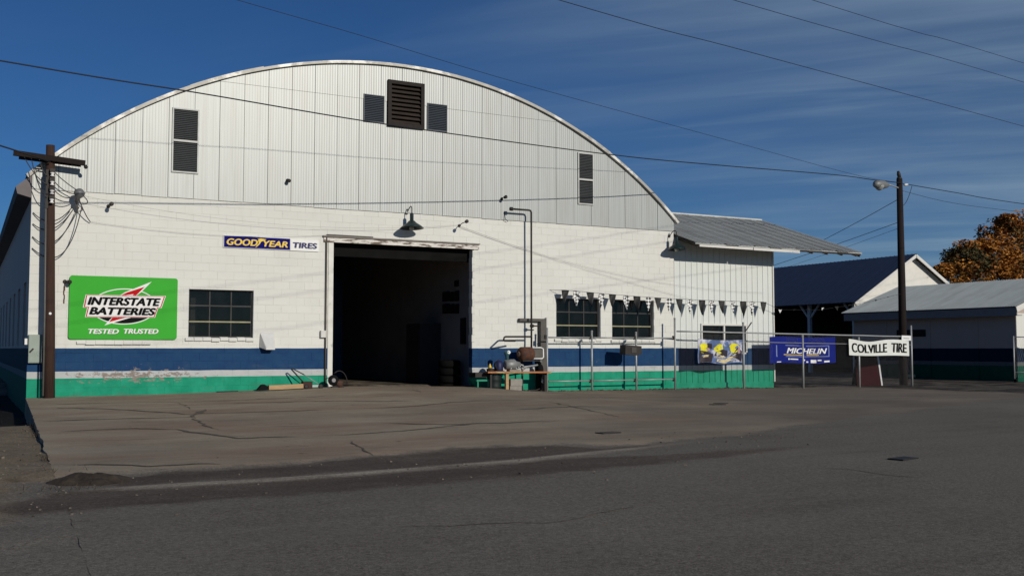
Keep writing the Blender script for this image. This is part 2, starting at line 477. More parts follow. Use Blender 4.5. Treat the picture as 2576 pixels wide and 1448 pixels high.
M_WHITEWOOD = mat('white_wood', (0.66, 0.65, 0.61), 0.7, var=0.12, scale=5, col2=(0.42, 0.39, 0.34), lo=0.58, hi=0.7, c2scale=5, stretch=(.4, 1, 2))
M_PEEL = mat('peeling_wood', (0.70, 0.67, 0.62), 0.85, var=0.15, scale=8, col2=(0.15, 0.115, 0.09), lo=0.47, hi=0.55, c2scale=4.5, stretch=(0.6, 1, 3))
M_LOUV = mat('louvre_grey', (0.085, 0.09, 0.095), 0.5, 0.2, var=0.1)
M_BROWN = mat('weathered_brown', (0.035, 0.027, 0.021), 0.8, var=0.3, scale=10, stretch=(0.4, 1, 3), col2=(0.075, 0.055, 0.04), lo=0.5, hi=0.75)
M_STEEL = mat('galvanised_pipe', (0.36, 0.37, 0.37), 0.5, 0.35, var=0.15, scale=9)
M_IRON = mat('dark_iron', (0.030, 0.026, 0.024), 0.6, 0.2, var=0.25, scale=12)
M_RUST = mat('rusty_steel', (0.11, 0.045, 0.025), 0.8, 0.1, var=0.3, scale=10, col2=(0.05, 0.035, 0.03), lo=.45, hi=.6, c2scale=8)
M_POLEW = mat('creosote_pole', (0.046, 0.024, 0.018), 0.85, var=0.3, scale=14, stretch=(2, 2, 0.15), bump=0.5, bscale=40)
M_POLED = mat('dark_pole', (0.014, 0.009, 0.008), 0.85, var=0.3, scale=14, stretch=(2, 2, 0.15), bump=0.5, bscale=40)
M_WIRE = mat('black_cable', (0.015, 0.015, 0.017), 0.6, var=0.05)
M_GREYW = mat('weathered_cable', (0.05, 0.05, 0.05), 0.7, var=0.05)
M_WHITE = mat('white_print', (0.78, 0.78, 0.76), 0.5, var=0.03)
M_BLACK = mat('black_print', (0.008, 0.008, 0.009), 0.85, var=0.03, spec=.1)
M_RED = mat('red_print', (0.50, 0.010, 0.014), 0.8, var=0.04, spec=.1)
M_SIGNG = mat('sign_green', (0.040, 0.385, 0.030), 0.6, var=0.08, scale=1.5, spec=.15)
M_BLUEP = mat('sign_navy', (0.006, 0.006, 0.13), 0.8, var=0.05, spec=.1)
M_YEL = mat('yellow_print', (0.80, 0.55, 0.05), 0.5, var=0.05)
M_CONC = mat('grey_concrete', (0.27, 0.25, 0.22), 0.9, var=0.18, scale=9, bump=0.3)
M_LUMBER = mat('raw_lumber', (0.42, 0.28, 0.15), 0.8, var=0.2, scale=9, stretch=(0.4, 3, 3))
M_PLANK = mat('orange_plank', (0.44, 0.17, 0.065), 0.75, var=0.25, scale=4, col2=(0.45, 0.28, 0.12), lo=0.48, hi=0.56, c2scale=2.0)
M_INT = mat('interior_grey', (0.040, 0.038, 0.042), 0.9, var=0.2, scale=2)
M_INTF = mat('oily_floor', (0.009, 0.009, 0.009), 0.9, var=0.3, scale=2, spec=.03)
M_PARTN = mat('interior_partition', (0.26, 0.24, 0.24), 0.85, var=0.15, scale=2)
M_GLASS = glass_mat()
M_BLOCKSH = mat('lamp_green', (0.016, 0.030, 0.030), 0.35, 0.1, var=0.1, scale=8)

# ------------------------------------------------------------------ ground
HT = [(-60, 0.0), (0, -0.01), (3, 0.02), (5.5, 0.075), (7.2, 0.125), (9.5, 0.10), (11.4, 0.055), (12.6, -0.07), (14, -0.115), (18, -0.125), (20.7, -0.15), (23, -0.19), (28, -0.195), (40, -0.2), (90, -0.2)]
FRONT = [(-0.55, -15.7), (0.4, -15.62), (1.6, -15.5), (3.0, -15.1), (4.5, -14.9), (5.2, -15.1), (6.0, -15.5), (8, -15.2), (12, -13.4), (20, -10.2), (40, -3)]
LIP = [(-0.4, -16.72), (1.3, -16.67), (2.6, -16.58), (4.04, -16.41), (4.9, -16.16), (6.4, -15.75), (8.0, -15.35)]
def wob(x, y, f, k): return noise.noise(Vector((x * f, y * f, k)))
def hap(x, y):
    """surface height of the paved yard, street included"""
    p = lerp_tab(HT, x)
    f = smooth(-17.0, -1.0, y)
    z = -0.05 + (p + 0.05) * f + 0.014 * wob(x, y, .25, 3) + 0.006 * wob(x, y, .9, 5)
    if y < -13 and x < 12:
        c = y - lerp_tab(FRONT, x) + .12 * wob(x, y, 1.6, 8)
        z -= .022 * (1 - smooth(-.10, .10, c)) * (1 - smooth(5, 9, x))
        l = lerp_tab(LIP, x) + .05 * wob(x, y, 2.2, 2)
        if -.6 < x < 8: z += .012 * smooth(.14, .0, abs(y - l)) * (1 - smooth(4.5, 7.5, x))
    return z
def edge_x(y): return -0.07 + (y + 2.0) * 0.0325 + 0.02 * wob(0, y, 2.3, 1) + (0.03 * wob(1, y, 6.0, 1) if y < -9 else 0)
def low_h(x, y):
    k = smooth(-14.6, -16.6, y)
    lo_ = -0.40 + 0.29 * smooth(-3.5, -8.5, y) + 0.06 * smooth(-9, -15.5, y) + 0.03 * wob(x, y, .9, 5) + 0.05 * smooth(-1.5, -6, x)
    return lo_ * (1 - k) + (hap(x, y) + .012 * wob(x, y, 2.2, 4)) * k
def paving_mat():
    m = bpy.data.materials.new('paving'); m.use_nodes = True
    t = m.node_tree; p = t.nodes['Principled BSDF']
    p.inputs['Roughness'].default_value = 0.92; p.inputs['Specular IOR Level'].default_value = 0.10
    g = node(t, 'ShaderNodeNewGeometry')
    sx = node(t, 'ShaderNodeSeparateXYZ'); t.links.new(g.outputs['Position'], sx.inputs[0])
    def att(n): a = node(t, 'ShaderNodeAttribute'); a.attribute_name = n; return a.outputs['Fac']
    def noi(scale, detail=5, rough=0.6, stretch=None, rot=-18, off=0.0):
        n = node(t, 'ShaderNodeTexNoise'); n.inputs['Scale'].default_value = scale; n.inputs['Detail'].default_value = detail; n.inputs['Roughness'].default_value = rough
        mp = node(t, 'ShaderNodeMapping'); mp.inputs['Scale'].default_value = stretch or (1, 1, 1); mp.inputs['Rotation'].default_value = (0, 0, radians(rot) if stretch else 0); mp.inputs['Location'].default_value = (off, off * .7, 0)
        t.links.new(g.outputs['Position'], mp.inputs[0]); t.links.new(mp.outputs[0], n.inputs[0])
        return n.outputs[0]
    def rng(v, a, b, c=0.0, d=1.0, sm=False):
        n = node(t, 'ShaderNodeMapRange'); n.inputs[1].default_value = a; n.inputs[2].default_value = b; n.inputs[3].default_value = c; n.inputs[4].default_value = d
        if sm: n.interpolation_type = 'SMOOTHSTEP'
        t.links.new(v, n.inputs[0]); return n.outputs[0]
    def M(op, a, b):
        n = node(t, 'ShaderNodeMath', operation=op)
        for i, v in enumerate((a, b)):
            if isinstance(v, (int, float)): n.inputs[i].default_value = v
            else: t.links.new(v, n.inputs[i])
        return n.outputs[0]
    def mixc(f, a, b, bt='MIX'):
        n = node(t, 'ShaderNodeMix', data_type='RGBA', blend_type=bt)
        if isinstance(f, (int, float)): n.inputs[0].default_value = f
        else: t.links.new(f, n.inputs[0])
        for q, v in ((6, a), (7, b)):
            if isinstance(v, tuple): n.inputs[q].default_value = (*v, 1)
            else: t.links.new(v, n.inputs[q])
        return n.outputs[2]
    def edge(a, soft, rag): return rng(M('ADD', a, M('MULTIPLY', M('SUBTRACT', rag, 0.5), 0.9)), -soft, soft, sm=True)
    rag = noi(2.2, 9, 0.68); rag2 = noi(1.1, 9, 0.7, off=5)
    # street and lot asphalt
    road = mixc(rng(noi(0.30, 6, .6), .3, .7), (0.150, 0.133, 0.110), (0.192, 0.172, 0.142))
    road = mixc(rng(noi(0.9, 8, .7, (0.35, 1.8, 1)), .52, .72, 0, .5), road, (0.105, 0.090, 0.076))
    road = mixc(rng(noi(0.55, 5, .6, (0.25, 2.2, 1), off=9), .55, .75, 0, .45), road, (0.205, 0.185, 0.155))
    # concrete apron: mottled, rust-brown towards the door, bleached here and there
    con = mixc(rng(noi(0.5, 7, .65), .3, .7), (0.290, 0.240, 0.176), (0.380, 0.322, 0.238))
    con = mixc(rng(noi(0.42, 7, .65, (0.6, 1.6, 1), off=3), .45, .64), con, (0.285, 0.205, 0.146))
    con = mixc(rng(noi(0.8, 8, .72, (0.5, 2.2, 1), off=7), .53, .70, 0, .75), con, (0.185, 0.152, 0.114))
    con = mixc(rng(noi(1.7, 8, .72, (0.7, 1.7, 1), off=11), .60, .72, 0, .6), con, (0.47, 0.42, 0.32))
    con = mixc(rng(noi(2.6, 5, .6, off=2), .66, .72, 0, .75), con, (0.085, 0.070, 0.056))
    fx = M('ADD', rng(M('ADD', sx.outputs[0], M('MULTIPLY', sx.outputs[1], -.35)), 8.0, 19.0), rng(noi(0.3, 7, .65, off=1), .3, .7, -.5, .5))
    nn = node(t, 'ShaderNodeClamp'); t.links.new(fx, nn.inputs[0])
    con = mixc(nn.outputs[0], con, mixc(rng(noi(.5, 7, .65, off=4), .35, .7), (0.150, 0.126, 0.100), (0.200, 0.170, 0.136)))
    c = mixc(edge(att('con'), .16, rag), road, con)
    # darker bitumen patches, a bleached lip, dirt on the verge with shade painted in near the wall
    pat = mixc(rng(noi(.8, 7, .65, (0.4, 2, 1)), .35, .7), (0.082, 0.065, 0.053), (0.120, 0.096, 0.078))
    c = mixc(M('MULTIPLY', edge(att('pat'), .13, rag2), rng(noi(1.3, 7, .7, off=8), .25, .5, .45, 1)), c, pat)
    c = mixc(M('MULTIPLY', att('lip'), rng(noi(3.0, 8, .7, (0.3, 3, 1)), .32, .55, .1, .95)), c, (0.36, 0.315, 0.25))
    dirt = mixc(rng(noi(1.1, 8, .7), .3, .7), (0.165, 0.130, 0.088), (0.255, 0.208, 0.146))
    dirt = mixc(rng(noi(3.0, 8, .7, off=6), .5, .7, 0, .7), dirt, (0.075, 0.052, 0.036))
    dirt = mixc(rng(M('ADD', sx.outputs[1], M('MULTIPLY', M('SUBTRACT', rag2, .5), 3.0)), -7.6, -6.6), dirt, (0.013, 0.012, 0.010))  # near-black end of the verge imitates a shadow lying there
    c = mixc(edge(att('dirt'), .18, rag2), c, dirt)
    # aggregate: fine speckle, dark pits, a few pale stones
    sp = M('MULTIPLY', rng(noi(110, 2, .6), .3, .7, .58, 1.42), rng(noi(34, 3, .65), .3, .7, .68, 1.32))
    conm = edge(att('con'), .16, rag)
    sp = M('ADD', M('MULTIPLY', sp, M('SUBTRACT', 1.0, M('MULTIPLY', conm, .72))), M('MULTIPLY', conm, .72))
    v = node(t, 'ShaderNodeVectorMath', operation='SCALE'); t.links.new(c, v.inputs[0]); t.links.new(sp, v.inputs['Scale'])
    c = mixc(rng(noi(26, 2, .5, off=13), .70, .73, 0, .55), v.outputs[0], (0.30, 0.28, 0.25))
    c = mixc(rng(noi(19, 2, .5, off=17), .71, .74, 0, .6), c, (0.05, 0.045, 0.04))
    t.links.new(c, p.inputs['Base Color'])
    b = node(t, 'ShaderNodeBump'); b.inputs['Strength'].default_value = 0.55; b.inputs['Distance'].default_value = 0.008
    t.links.new(M('ADD', noi(70, 4, .7), M('MULTIPLY', noi(9, 5, .7), .8)), b.inputs['Height']); t.links.new(b.outputs[0], p.inputs['Normal'])
    return m
M_PAVE = paving_mat()
M_CRACK = mat('crack_fill', (0.125, 0.102, 0.076), 0.95, var=0.4, scale=20)
YLO, YHI, SLO, SHI = -27.0, 0.02, -14.0, 26.0
def axis(near0, near1, step, far, grow=1.35):
    a = [near0 + i * step for i in range(int((near1 - near0) / step) + 1)]
    q = step; x = a[-1]
    while x < far: q *= grow; x += q; a.append(x)
    q = step; x = a[0]; b = []
    while x > -far: q *= grow; x -= q; b.append(x)
    return b[::-1] + a
def base_h(x, y):
    z = hap(x, y) - .004
    ins = min(x + 14.5, 26.0 - x, y + 27.0, 12.0 - y if x < 0 else 1.5 - y)
    return z - .60 * smooth(.1, 1.2, ins) * (1 if x < 24 else 1)
gx = axis(-16, 42, 0.75, 1200); gy = axis(-29, 20, 0.75, 1200)
b = MB()
for x in gx:
    for y in gy: b.v.append((x, y, base_h(x, y)))
ny = len(gy)
for i in range(len(gx) - 1):
    for j in range(ny - 1):
        k = i * ny + j
        b.f.append((k, k + ny, k + ny + 1, k + 1)); b.mi.append(0); b.sm.append(True)
b.build('ground', M_PAVE, kind='structure', label='grey asphalt lot around and beyond the buildings')
PA_LO = [(-0.18, -16.35), (0.1, -16.6), (1.32, -16.5), (2.58, -16.44), (4.04, -16.28), (5.3, -15.94), (7, -15.7)]
PA_HI = [(-0.18, -16.2), (0.42, -15.72), (1.6, -15.58), (3.1, -15.18), (4.47, -14.99), (5.2, -15.2), (5.5, -15.7), (7, -15.6)]
PB_LO = [(-1.3, -17.6), (-0.9, -17.95), (-0.22, -17.8), (1.02, -17.73), (2.9, -17.62), (5.17, -17.35), (6.8, -16.95), (8, -16.7)]
PB_HI = [(-1.3, -17.3), (-0.5, -16.8), (1.25, -16.74), (2.48, -16.69), (3.89, -16.55), (4.6, -16.45), (5.66, -16.6), (6.8, -16.75), (8, -16.8)]
def attrs(x, y, left):
    con = y - lerp_tab(FRONT, x)
    if left: con = min(con, -0.6)
    pa = min(y - lerp_tab(PA_LO, x), lerp_tab(PA_HI, x) - y, x + .1, 6.2 - x)
    pb = min(y - lerp_tab(PB_LO, x), lerp_tab(PB_HI, x) - y, x + 1.2, 7.6 - x)
    l = smooth(.17, .02, abs(y - lerp_tab(LIP, x))) * smooth(-.4, .1, x) * (1 - smooth(4.8, 7.5, x))
    dl = (edge_x(y) - .35 - x) if y < -15.9 else 2.0
    road_y = -18.15 if x < -1 else lerp_tab([(-1, -18.1), (0, -17.5), (1, -16.9)], x)
    d = min(dl, y - road_y) if not left or y < -15.9 else min(2.0, y - road_y)
    if not left and y > -15.9: d = -1.0
    return con, max(pa, pb, -1), l, max(-1, d)
def fine(name, us, ys, hf, left, pick=None):
    b = MB(); A = [[], [], [], []]
    for u_ in us:
        for y in ys:
            x = edge_x(y) + u_
            b.v.append((x, y, hf(x, y)))
            for q, v in zip(A, attrs(x, y, left)): q.append(v)
    n = len(ys)
    used = {}
    F = []
    for i in range(len(us) - 1):
        for j in range(n - 1):
            k = i * n + j
            if pick is None or pick((us[i] + us[i + 1]) / 2 + edge_x(ys[j]), (ys[j] + ys[j + 1]) / 2): F.append((k, k + n, k + n + 1, k + 1))
    idx = sorted({k for f in F for k in f}); mp_ = {k: i for i, k in enumerate(idx)}
    c = MB(); c.v = [b.v[k] for k in idx]; c.f = [tuple(mp_[k] for k in f) for f in F]; c.mi = [0] * len(F); c.sm = [True] * len(F)
    return c, [[q[k] for k in idx] for q in A]
def put(o, A):
    for nm, vals in zip(('con', 'pat', 'lip', 'dirt'), A):
        at = o.data.attributes.new(nm, 'FLOAT', 'POINT')
        vals = vals + [vals[-1]] * (len(o.data.vertices) - len(vals))
        at.data.foreach_set('value', vals)
us = [0.0] + [.06 * k for k in range(1, 12)] + [.7 + .14 * k for k in range(60)] + [9.1 + .35 * k for k in range(49)]
ysf = [YLO + .3 * k for k in range(25)] + [-19.5 + .11 * k for k in range(50)] + [-14.0 + .3 * k for k in range(47)] + [YHI]
def is_road(x, y): return y < lerp_tab([(-3, -18.1), (-1, -18.0), (0, -17.75), (2, -17.65), (5, -17.3), (8, -16.2), (18.6, -12.0), (30, -6)], x)
c, A = fine('forecourt', us, ysf, hap, False, lambda x, y: not is_road(x, y))
n_ = len(c.v)
for a, d in zip(ysf, ysf[1:]):        # broken left edge of the slab
    if d < -16.2: continue
    xa, xb = edge_x(a), edge_x(d)
    c.face([(xb, d, hap(xb, d)), (xa, a, hap(xa, a)), (xa - .02, a, hap(xa, a) - .55), (xb - .02, d, hap(xb, d) - .55)])
apron = c.build('forecourt', M_PAVE, kind='structure', label='worn brown concrete apron in front of the workshop door'); put(apron, A)
c, A = fine('road', us, ysf, hap, False, is_road)
o = c.build('road', M_PAVE, kind='structure', label='grey asphalt street in the foreground'); put(o, A)
usl = [-14.0 + .5 * k for k in range(22)] + [-3.0 + .15 * k for k in range(20)] + [0.0]
ysl = ysf[:-1] + [.0 + .5 * k for k in range(24)]
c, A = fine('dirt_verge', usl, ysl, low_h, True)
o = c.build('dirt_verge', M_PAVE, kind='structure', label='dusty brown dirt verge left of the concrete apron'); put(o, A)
# cracks in slab and street: narrow ragged ribbons of dirt
CR = [[(-0.22, -8.11), (0.99, -8.22), (2.08, -8.47), (2.67, -6.65)], [(0.29, -4.65), (1.28, -5.9), (2.16, -7.69), (3.37, -7.83), (4.64, -7.98)], [(2.08, -8.47), (1.97, -10.26), (1.96, -11.14)],
      [(1.76, -11.83), (1.97, -12.31), (2.44, -12.92)], [(-0.08, -10.46), (0.89, -10.31), (1.46, -10.87), (1.89, -12.63), (2.81, -12.76)], [(2.63, -4.3), (2.45, -6.53)], [(3.07, -13.6), (2.88, -14.71), (2.79, -15.2)],
      [(8.67, -2.29), (8.25, -3.75)], [(9.32, -7.88), (8.81, -9.93), (8.33, -11.93)], [(-0.33, -14.78), (0.42, -15.3), (1.07, -15.42)], [(4.4, -11.2), (5.2, -11.9), (6.0, -12.0)], [(10.5, -6.0), (12.0, -7.4), (12.6, -9.0)], [(3.4, -5.2), (5.1, -5.6), (6.8, -6.8)]]
def crack(c, wmax, parent):
    pts = []; wl = []
    for (a, d) in zip(c, c[1:]):
        L = math.hypot(d[0] - a[0], d[1] - a[1]); n = max(2, int(L / 0.10))
        for k in range(n):
            t = k / n; px, py = a[0] + (d[0] - a[0]) * t, a[1] + (d[1] - a[1]) * t
            pts.append((px + .09 * wob(px, py, 2.4, 21) + random.uniform(-.012, .012), py + .12 * wob(px, py, 1.9, 33) + random.uniform(-.03, .03)))
    pts.append(c[-1])
    n = len(pts)
    for k in range(n):
        w0 = wmax * (.25 + .75 * max(0, .5 + wob(pts[k][0], pts[k][1], 1.7, 40))) * min(1, k / 4 + .1, (n - 1 - k) / 4 + .1)
        wl.append(max(.002, w0))
    b = MB()
    for k in range(n - 1):
        (xa, ya), (xb, yb) = pts[k], pts[k + 1]
        dx, dy = xb - xa, yb - ya; l = math.hypot(dx, dy) or 1; ux, uy = -dy / l, dx / l
        b.face([(xa - ux * wl[k], ya - uy * wl[k], hap(xa, ya) + .006), (xb - ux * wl[k + 1], yb - uy * wl[k + 1], hap(xb, yb) + .006), (xb + ux * wl[k + 1], yb + uy * wl[k + 1], hap(xb, yb) + .006), (xa + ux * wl[k], ya + uy * wl[k], hap(xa, ya) + .006)])
    b.build('crack', M_CRACK, parent)
for k, c in enumerate(CR):
    dx_ = abs(c[-1][0] - c[0][0]); dy_ = abs(c[-1][1] - c[0][1])
    crack(c, .060 if dx_ > dy_ * .8 else .022, apron)
for c in ([(4.64, -7.98), (6.2, -8.1), (8.0, -7.2), (9.4, -7.3)], [(0.2, -3.2), (1.8, -3.6), (3.9, -4.2), (6.0, -3.9)], [(2.81, -12.76), (4.2, -12.6), (5.6, -12.0), (7.0, -12.2)], [(11.0, -3.0), (12.5, -4.2), (14.5, -6.0), (15.5, -8.0)], [(7.5, -9.8), (8.9, -9.5), (9.8, -9.7)]): crack(c, .050, apron)
crack([(6.24, -18.3), (6.48, -18.75), (6.43, -19.29), (6.66, -19.76)], .014, bpy.data.objects['road'])
crack([(1.2, -19.6), (2.4, -19.9), (3.4, -19.6)], .010, bpy.data.objects['road'])
# loose stones and rubbish along the gutter, the slab edge and the verge
b = MB()
for k in range(420):
    r_ = random.random()
    if r_ < .45: x = random.uniform(-3.0, -0.5); y = random.uniform(-18.0, -12.5); z = low_h(x, y)
    elif r_ < .6: y = random.uniform(-16, -1); x = edge_x(y) - abs(random.gauss(0, .10)) - .03; z = low_h(x, y)
    else:
        x = random.uniform(-0.4, 9); y = random.gauss(-16.6, .7) + max(0, x - 4) * .25; z = hap(x, y)
    q = random.uniform(.003, .011) * (1.8 if random.random() < .06 else 1)
    b.obox((x, y, z + q * .4), (cos(k), sin(k), .2), (-sin(k), cos(k), .1), (0, 0, 1), q, q * .8, q * .55)
b.build('loose_stones', mat('pale_stone', (0.115, 0.098, 0.078), 0.9, island=0.7), kind='stuff', label='loose stones and grit along the gutter')
# small heap of soil and leaf litter where slab, verge and gutter meet
def heap(u_, v_):
    x = -.75 + 1.0 * u_; y = -16.55 + 1.0 * v_
    r_ = math.hypot((x + .25) / .42, (y + 16.05) / .40)
    z = (low_h(x, y) if x < edge_x(y) else hap(x, y))
    return (x, y, z + .085 * max(0, 1 - r_ * r_) * (1 + .9 * wob(x, y, 7, 3)) - .02)
MB().grid(heap, 26, 26).build('debris_heap', mat('leaf_soil', (.045, .034, .024), .95, var=.5, scale=18, bump=.8, bscale=30), kind='stuff', label='small dark heap of soil and leaf litter at the slab corner')
# dead weeds in the joint along the slab edge and by the rubble heap
b = MB()
for k in range(900):
    if k < 600: y = random.uniform(-15.9, -3.0); x = edge_x(y) - random.uniform(.0, .07); z = low_h(x, y)
    else: x = random.gauss(-.45, .22); y = random.gauss(-16.1, .35); z = low_h(x, y) if x < edge_x(y) else hap(x, y)
    if wob(x, y, 1.1, 50) < -.05: continue
    h_ = random.uniform(.02, .08); a = random.uniform(0, 6.28)
    b.face([(x - .004 * cos(a), y - .004 * sin(a), z - .005), (x + .004 * cos(a), y + .004 * sin(a), z - .005), (x + random.gauss(0, .04), y + random.gauss(0, .04), z + h_)])
b.build('dead_weeds', mat('dead_weed', (0.055, 0.042, 0.026), 0.9, island=.5), kind='stuff', label='dry weeds along the broken left slab edge')

# ------------------------------------------------------------------ main workshop
BW = 18.52; ZT = 4.896
XC = 9.26; ZA = 8.95; HALF = 9.36; RISE = ZA - 5.14
RAD = (HALF ** 2 + RISE ** 2) / (2 * RISE)
def arch(x): return ZA - (RAD - sqrt(max(RAD * RAD - (x - XC) ** 2, 0)))
shop = thing('workshop_building', (0, 0, 0), 'large white block workshop with arched tin gable roof and open garage door', 'building')
OPEN = [(7.21, 11.46, -1, 4.06), (3.6, 5.2, 1.36, 2.60), (14.18, 15.74, 1.37, 2.62), (16.16, 17.72, 1.36, 2.62)]
CH = 0.204; BL = 0.408
def subtract(rects, o):
    res = []
    for (x0, x1, z0, z1) in rects:
        ox0, ox1, oz0, oz1 = o
        if ox0 >= x1 - 1e-6 or ox1 <= x0 + 1e-6 or oz0 >= z1 - 1e-6 or oz1 <= z0 + 1e-6: res.append((x0, x1, z0, z1)); continue
        if x0 < ox0: res.append((x0, ox0, z0, z1))
        if x1 > ox1: res.append((ox1, x1, z0, z1))
        if z0 < oz0: res.append((max(x0, ox0), min(x1, ox1), z0, oz0))
        if z1 > oz1: res.append((max(x0, ox0), min(x1, ox1), oz1, z1))
    return res
def block_mb(wd, ht, b=None, x=0, y=0, z=0, J=0.0022, bev=0.0028):
    b = b or MB(); hx, hz = wd / 2 - J, ht / 2 - J
    o = [(x - hx, y + bev, z - hz), (x + hx, y + bev, z - hz), (x + hx, y + bev, z + hz), (x - hx, y + bev, z + hz)]
    f = [(x - hx + bev, y, z - hz + bev), (x + hx - bev, y, z - hz + bev), (x + hx - bev, y, z + hz - bev), (x - hx + bev, y, z + hz - bev)]
    k = [(p[0], y + 0.195, p[2]) for p in o]
    i = len(b.v); b.v += f + o + k
    q = [(0, 1, 2, 3), (8, 11, 10, 9)]
    for a in range(4):
        c = (a + 1) % 4; q += [(4 + a, 4 + c, c, a), (8 + a, 8 + c, 4 + c, 4 + a)]
    for t in q: b.f.append(tuple(i + n for n in t)); b.mi.append(0); b.sm.append(False)
    return b
pieces = []
for r in range(25):
    z1 = ZT - r * CH; z0 = z1 - CH
    x = -BL / 2 if r % 2 else 0.0
    while x < BW - .01:
        for p in subtract([(max(0, x), min(BW, x + BL), z0, z1)], OPEN[0]):
            q = [p]
            for o in OPEN[1:]: q = [s for t in q for s in subtract([t], o)]
            for s in q:
                if s[1] - s[0] > .03 and s[3] - s[2] > .02: pieces.append(s)
        x += BL
vis = [p for p in pieces if p[3] > 0.0]
vis.sort(key=lambda p: -((p[1] - p[0]) * (p[3] - p[2])) / ((p[0] - CAM.x) ** 2 + CAM.y ** 2))
near = vis[:300]; ns = set(near)
cache = {}
for p in near:
    key = (round(p[1] - p[0], 3), round(p[3] - p[2], 3))
    if key not in cache:
        cache[key] = block_mb(*key).mesh('block', M_WALL)
    o = bpy.data.objects.new('block', cache[key]); COL.objects.link(o); o.parent = shop
    o.location = ((p[0] + p[1]) / 2, random.uniform(-.0022, .0022), (p[2] + p[3]) / 2)
b = MB()
for p in pieces:
    if p in ns: continue
    block_mb(p[1] - p[0], p[3] - p[2], b, (p[0] + p[1]) / 2, random.uniform(-.0022, .0022), (p[2] + p[3]) / 2)
b.build('block_wall', M_WALL, shop, kind='stuff')
b = MB()
rects = [(0.006, BW - .006, -.5, ZT - .006)]
for o in OPEN: rects = subtract(rects, (o[0] - .008, o[1] + .008, o[2] - .008, o[3] + .008))
for p in rects: b.box(p[0], p[1], .0040, .19, p[2], p[3])
b.build('mortar', M_MORTAR, shop)

# gable sheets
SEAM0 = 1.182; PW = 0.6185
edges = [0.0] + [SEAM0 + PW * k for k in range(-1, 28)] + [BW]
ZS = 7.95
HOLES = [(3.11, 3.76, 5.48, 7.10), (14.92, 15.48, 5.47, 7.05), (8.78, 9.86, 7.22, 8.5), (8.09, 8.69, 7.27, 8.03), (9.97, 10.58, 7.22, 7.99)]
def sheet_panel(x0, x1, z0, ztop, y, pitch=0.0687, amp=0.0015):
    """ribbed sheet; top follows ztop(x); holes cut by column"""
    b = MB(); n = max(2, int(round((x1 - x0) / pitch * 6)))
    cs = [x0 + (x1 - x0) * k / n for k in range(n + 1)]
    yy = [y + amp * (1 + cos(2 * pi * (c - x0) / pitch)) * .5 for c in cs]
    for k in range(n):
        xm = (cs[k] + cs[k + 1]) / 2
        segs = [(z0, None)]
        top_a, top_b = ztop(cs[k]), ztop(cs[k + 1])
        spans = [(z0, 99)]
        for h in HOLES:
            if h[0] < xm < h[1]:
                s2 = []
                for a, c in spans:
                    if h[2] > a and h[2] < c: s2.append((a, h[2]))
                    if h[3] < c and h[3] > a: s2.append((h[3], c))
                    if h[2] >= c or h[3] <= a: s2.append((a, c))
                spans = s2
        for a, c in spans:
            ta, tb = min(c, top_a), min(c, top_b)
            if ta <= a and tb <= a: continue
            b.face([(cs[k], yy[k], a), (cs[k + 1], yy[k + 1], a), (cs[k + 1], yy[k + 1], max(tb, a + .001)), (cs[k], yy[k], max(ta, a + .001))], 0, True)
    # weld columns for smooth ribs
    return b
for k in range(len(edges) - 1):
    x0, x1 = edges[k] + .005, edges[k + 1] - .005
    if x1 - x0 < .05: continue
    yo = -0.028 - (0.004 if k % 2 else 0) + random.uniform(-.002, .002)
    zb = ZT - .05 + random.uniform(-.012, .012)
    hi_ = max(arch(x0), arch(x1), arch((x0 + x1) / 2))
    pb = sheet_panel(x0, x1, zb, lambda x: min(arch(x) - .05, ZS - .004), yo)
    if pb.f: pb.build('metal_panel', M_METALW, shop)
    if hi_ > ZS + .12:
        pb = sheet_panel(x0, x1, ZS - .05, lambda x: max(arch(x) - .05, ZS - .049), yo - .012)
        if pb.f: pb.build('metal_panel', M_METALW, shop)
# dark backing behind the sheets, cut where the vents are
b = MB()
N = 120
for k in range(N):
    xa, xb = BW * k / N, BW * (k + 1) / N; xm = (xa + xb) / 2
    spans = [(ZT - .004, 99)]
    for h in HOLES:
        if h[0] < xm < h[1]:
            spans = [s for a, c in spans for s in (((a, h[2]), (h[3], c)) if a < h[2] and h[3] < c else ((a, c),))]
    for a, c in spans:
        b.face([(xa, .02, a), (xb, .02, a), (xb, .02, min(c, arch(xb) - .04)), (xa, .02, min(c, arch(xa) - .04))])
b.build('gable_backing', mat('backing_grey', (0.10, 0.095, 0.085), .9), shop)

# arched roof skin, edge trim
DEPTH = 34.0
prof = []
NA = 72
for k in range(NA + 1):
    x = -.12 + (BW + .24) * k / NA
    prof.append((x, arch(x)))
b = MB()
for k in range(NA):
    (xa, za), (xb, zb) = prof[k], prof[k + 1]
    b.face([(xa, -.10, za + .015), (xb, -.10, zb + .015), (xb, DEPTH, zb + .015), (xa, DEPTH, za + .015)][::-1], 0, True)
    b.face([(xa, -.10, za - .01), (xb, -.10, zb - .01), (xb, DEPTH, zb - .01), (xa, DEPTH, za - .01)], 0, True)
    b.face([(xa, -.10, za - .01), (xa, -.10, za + .015), (xb, -.10, zb + .015), (xb, -.10, zb - .01)][::-1])
b.build('roof', M_TIN, shop)
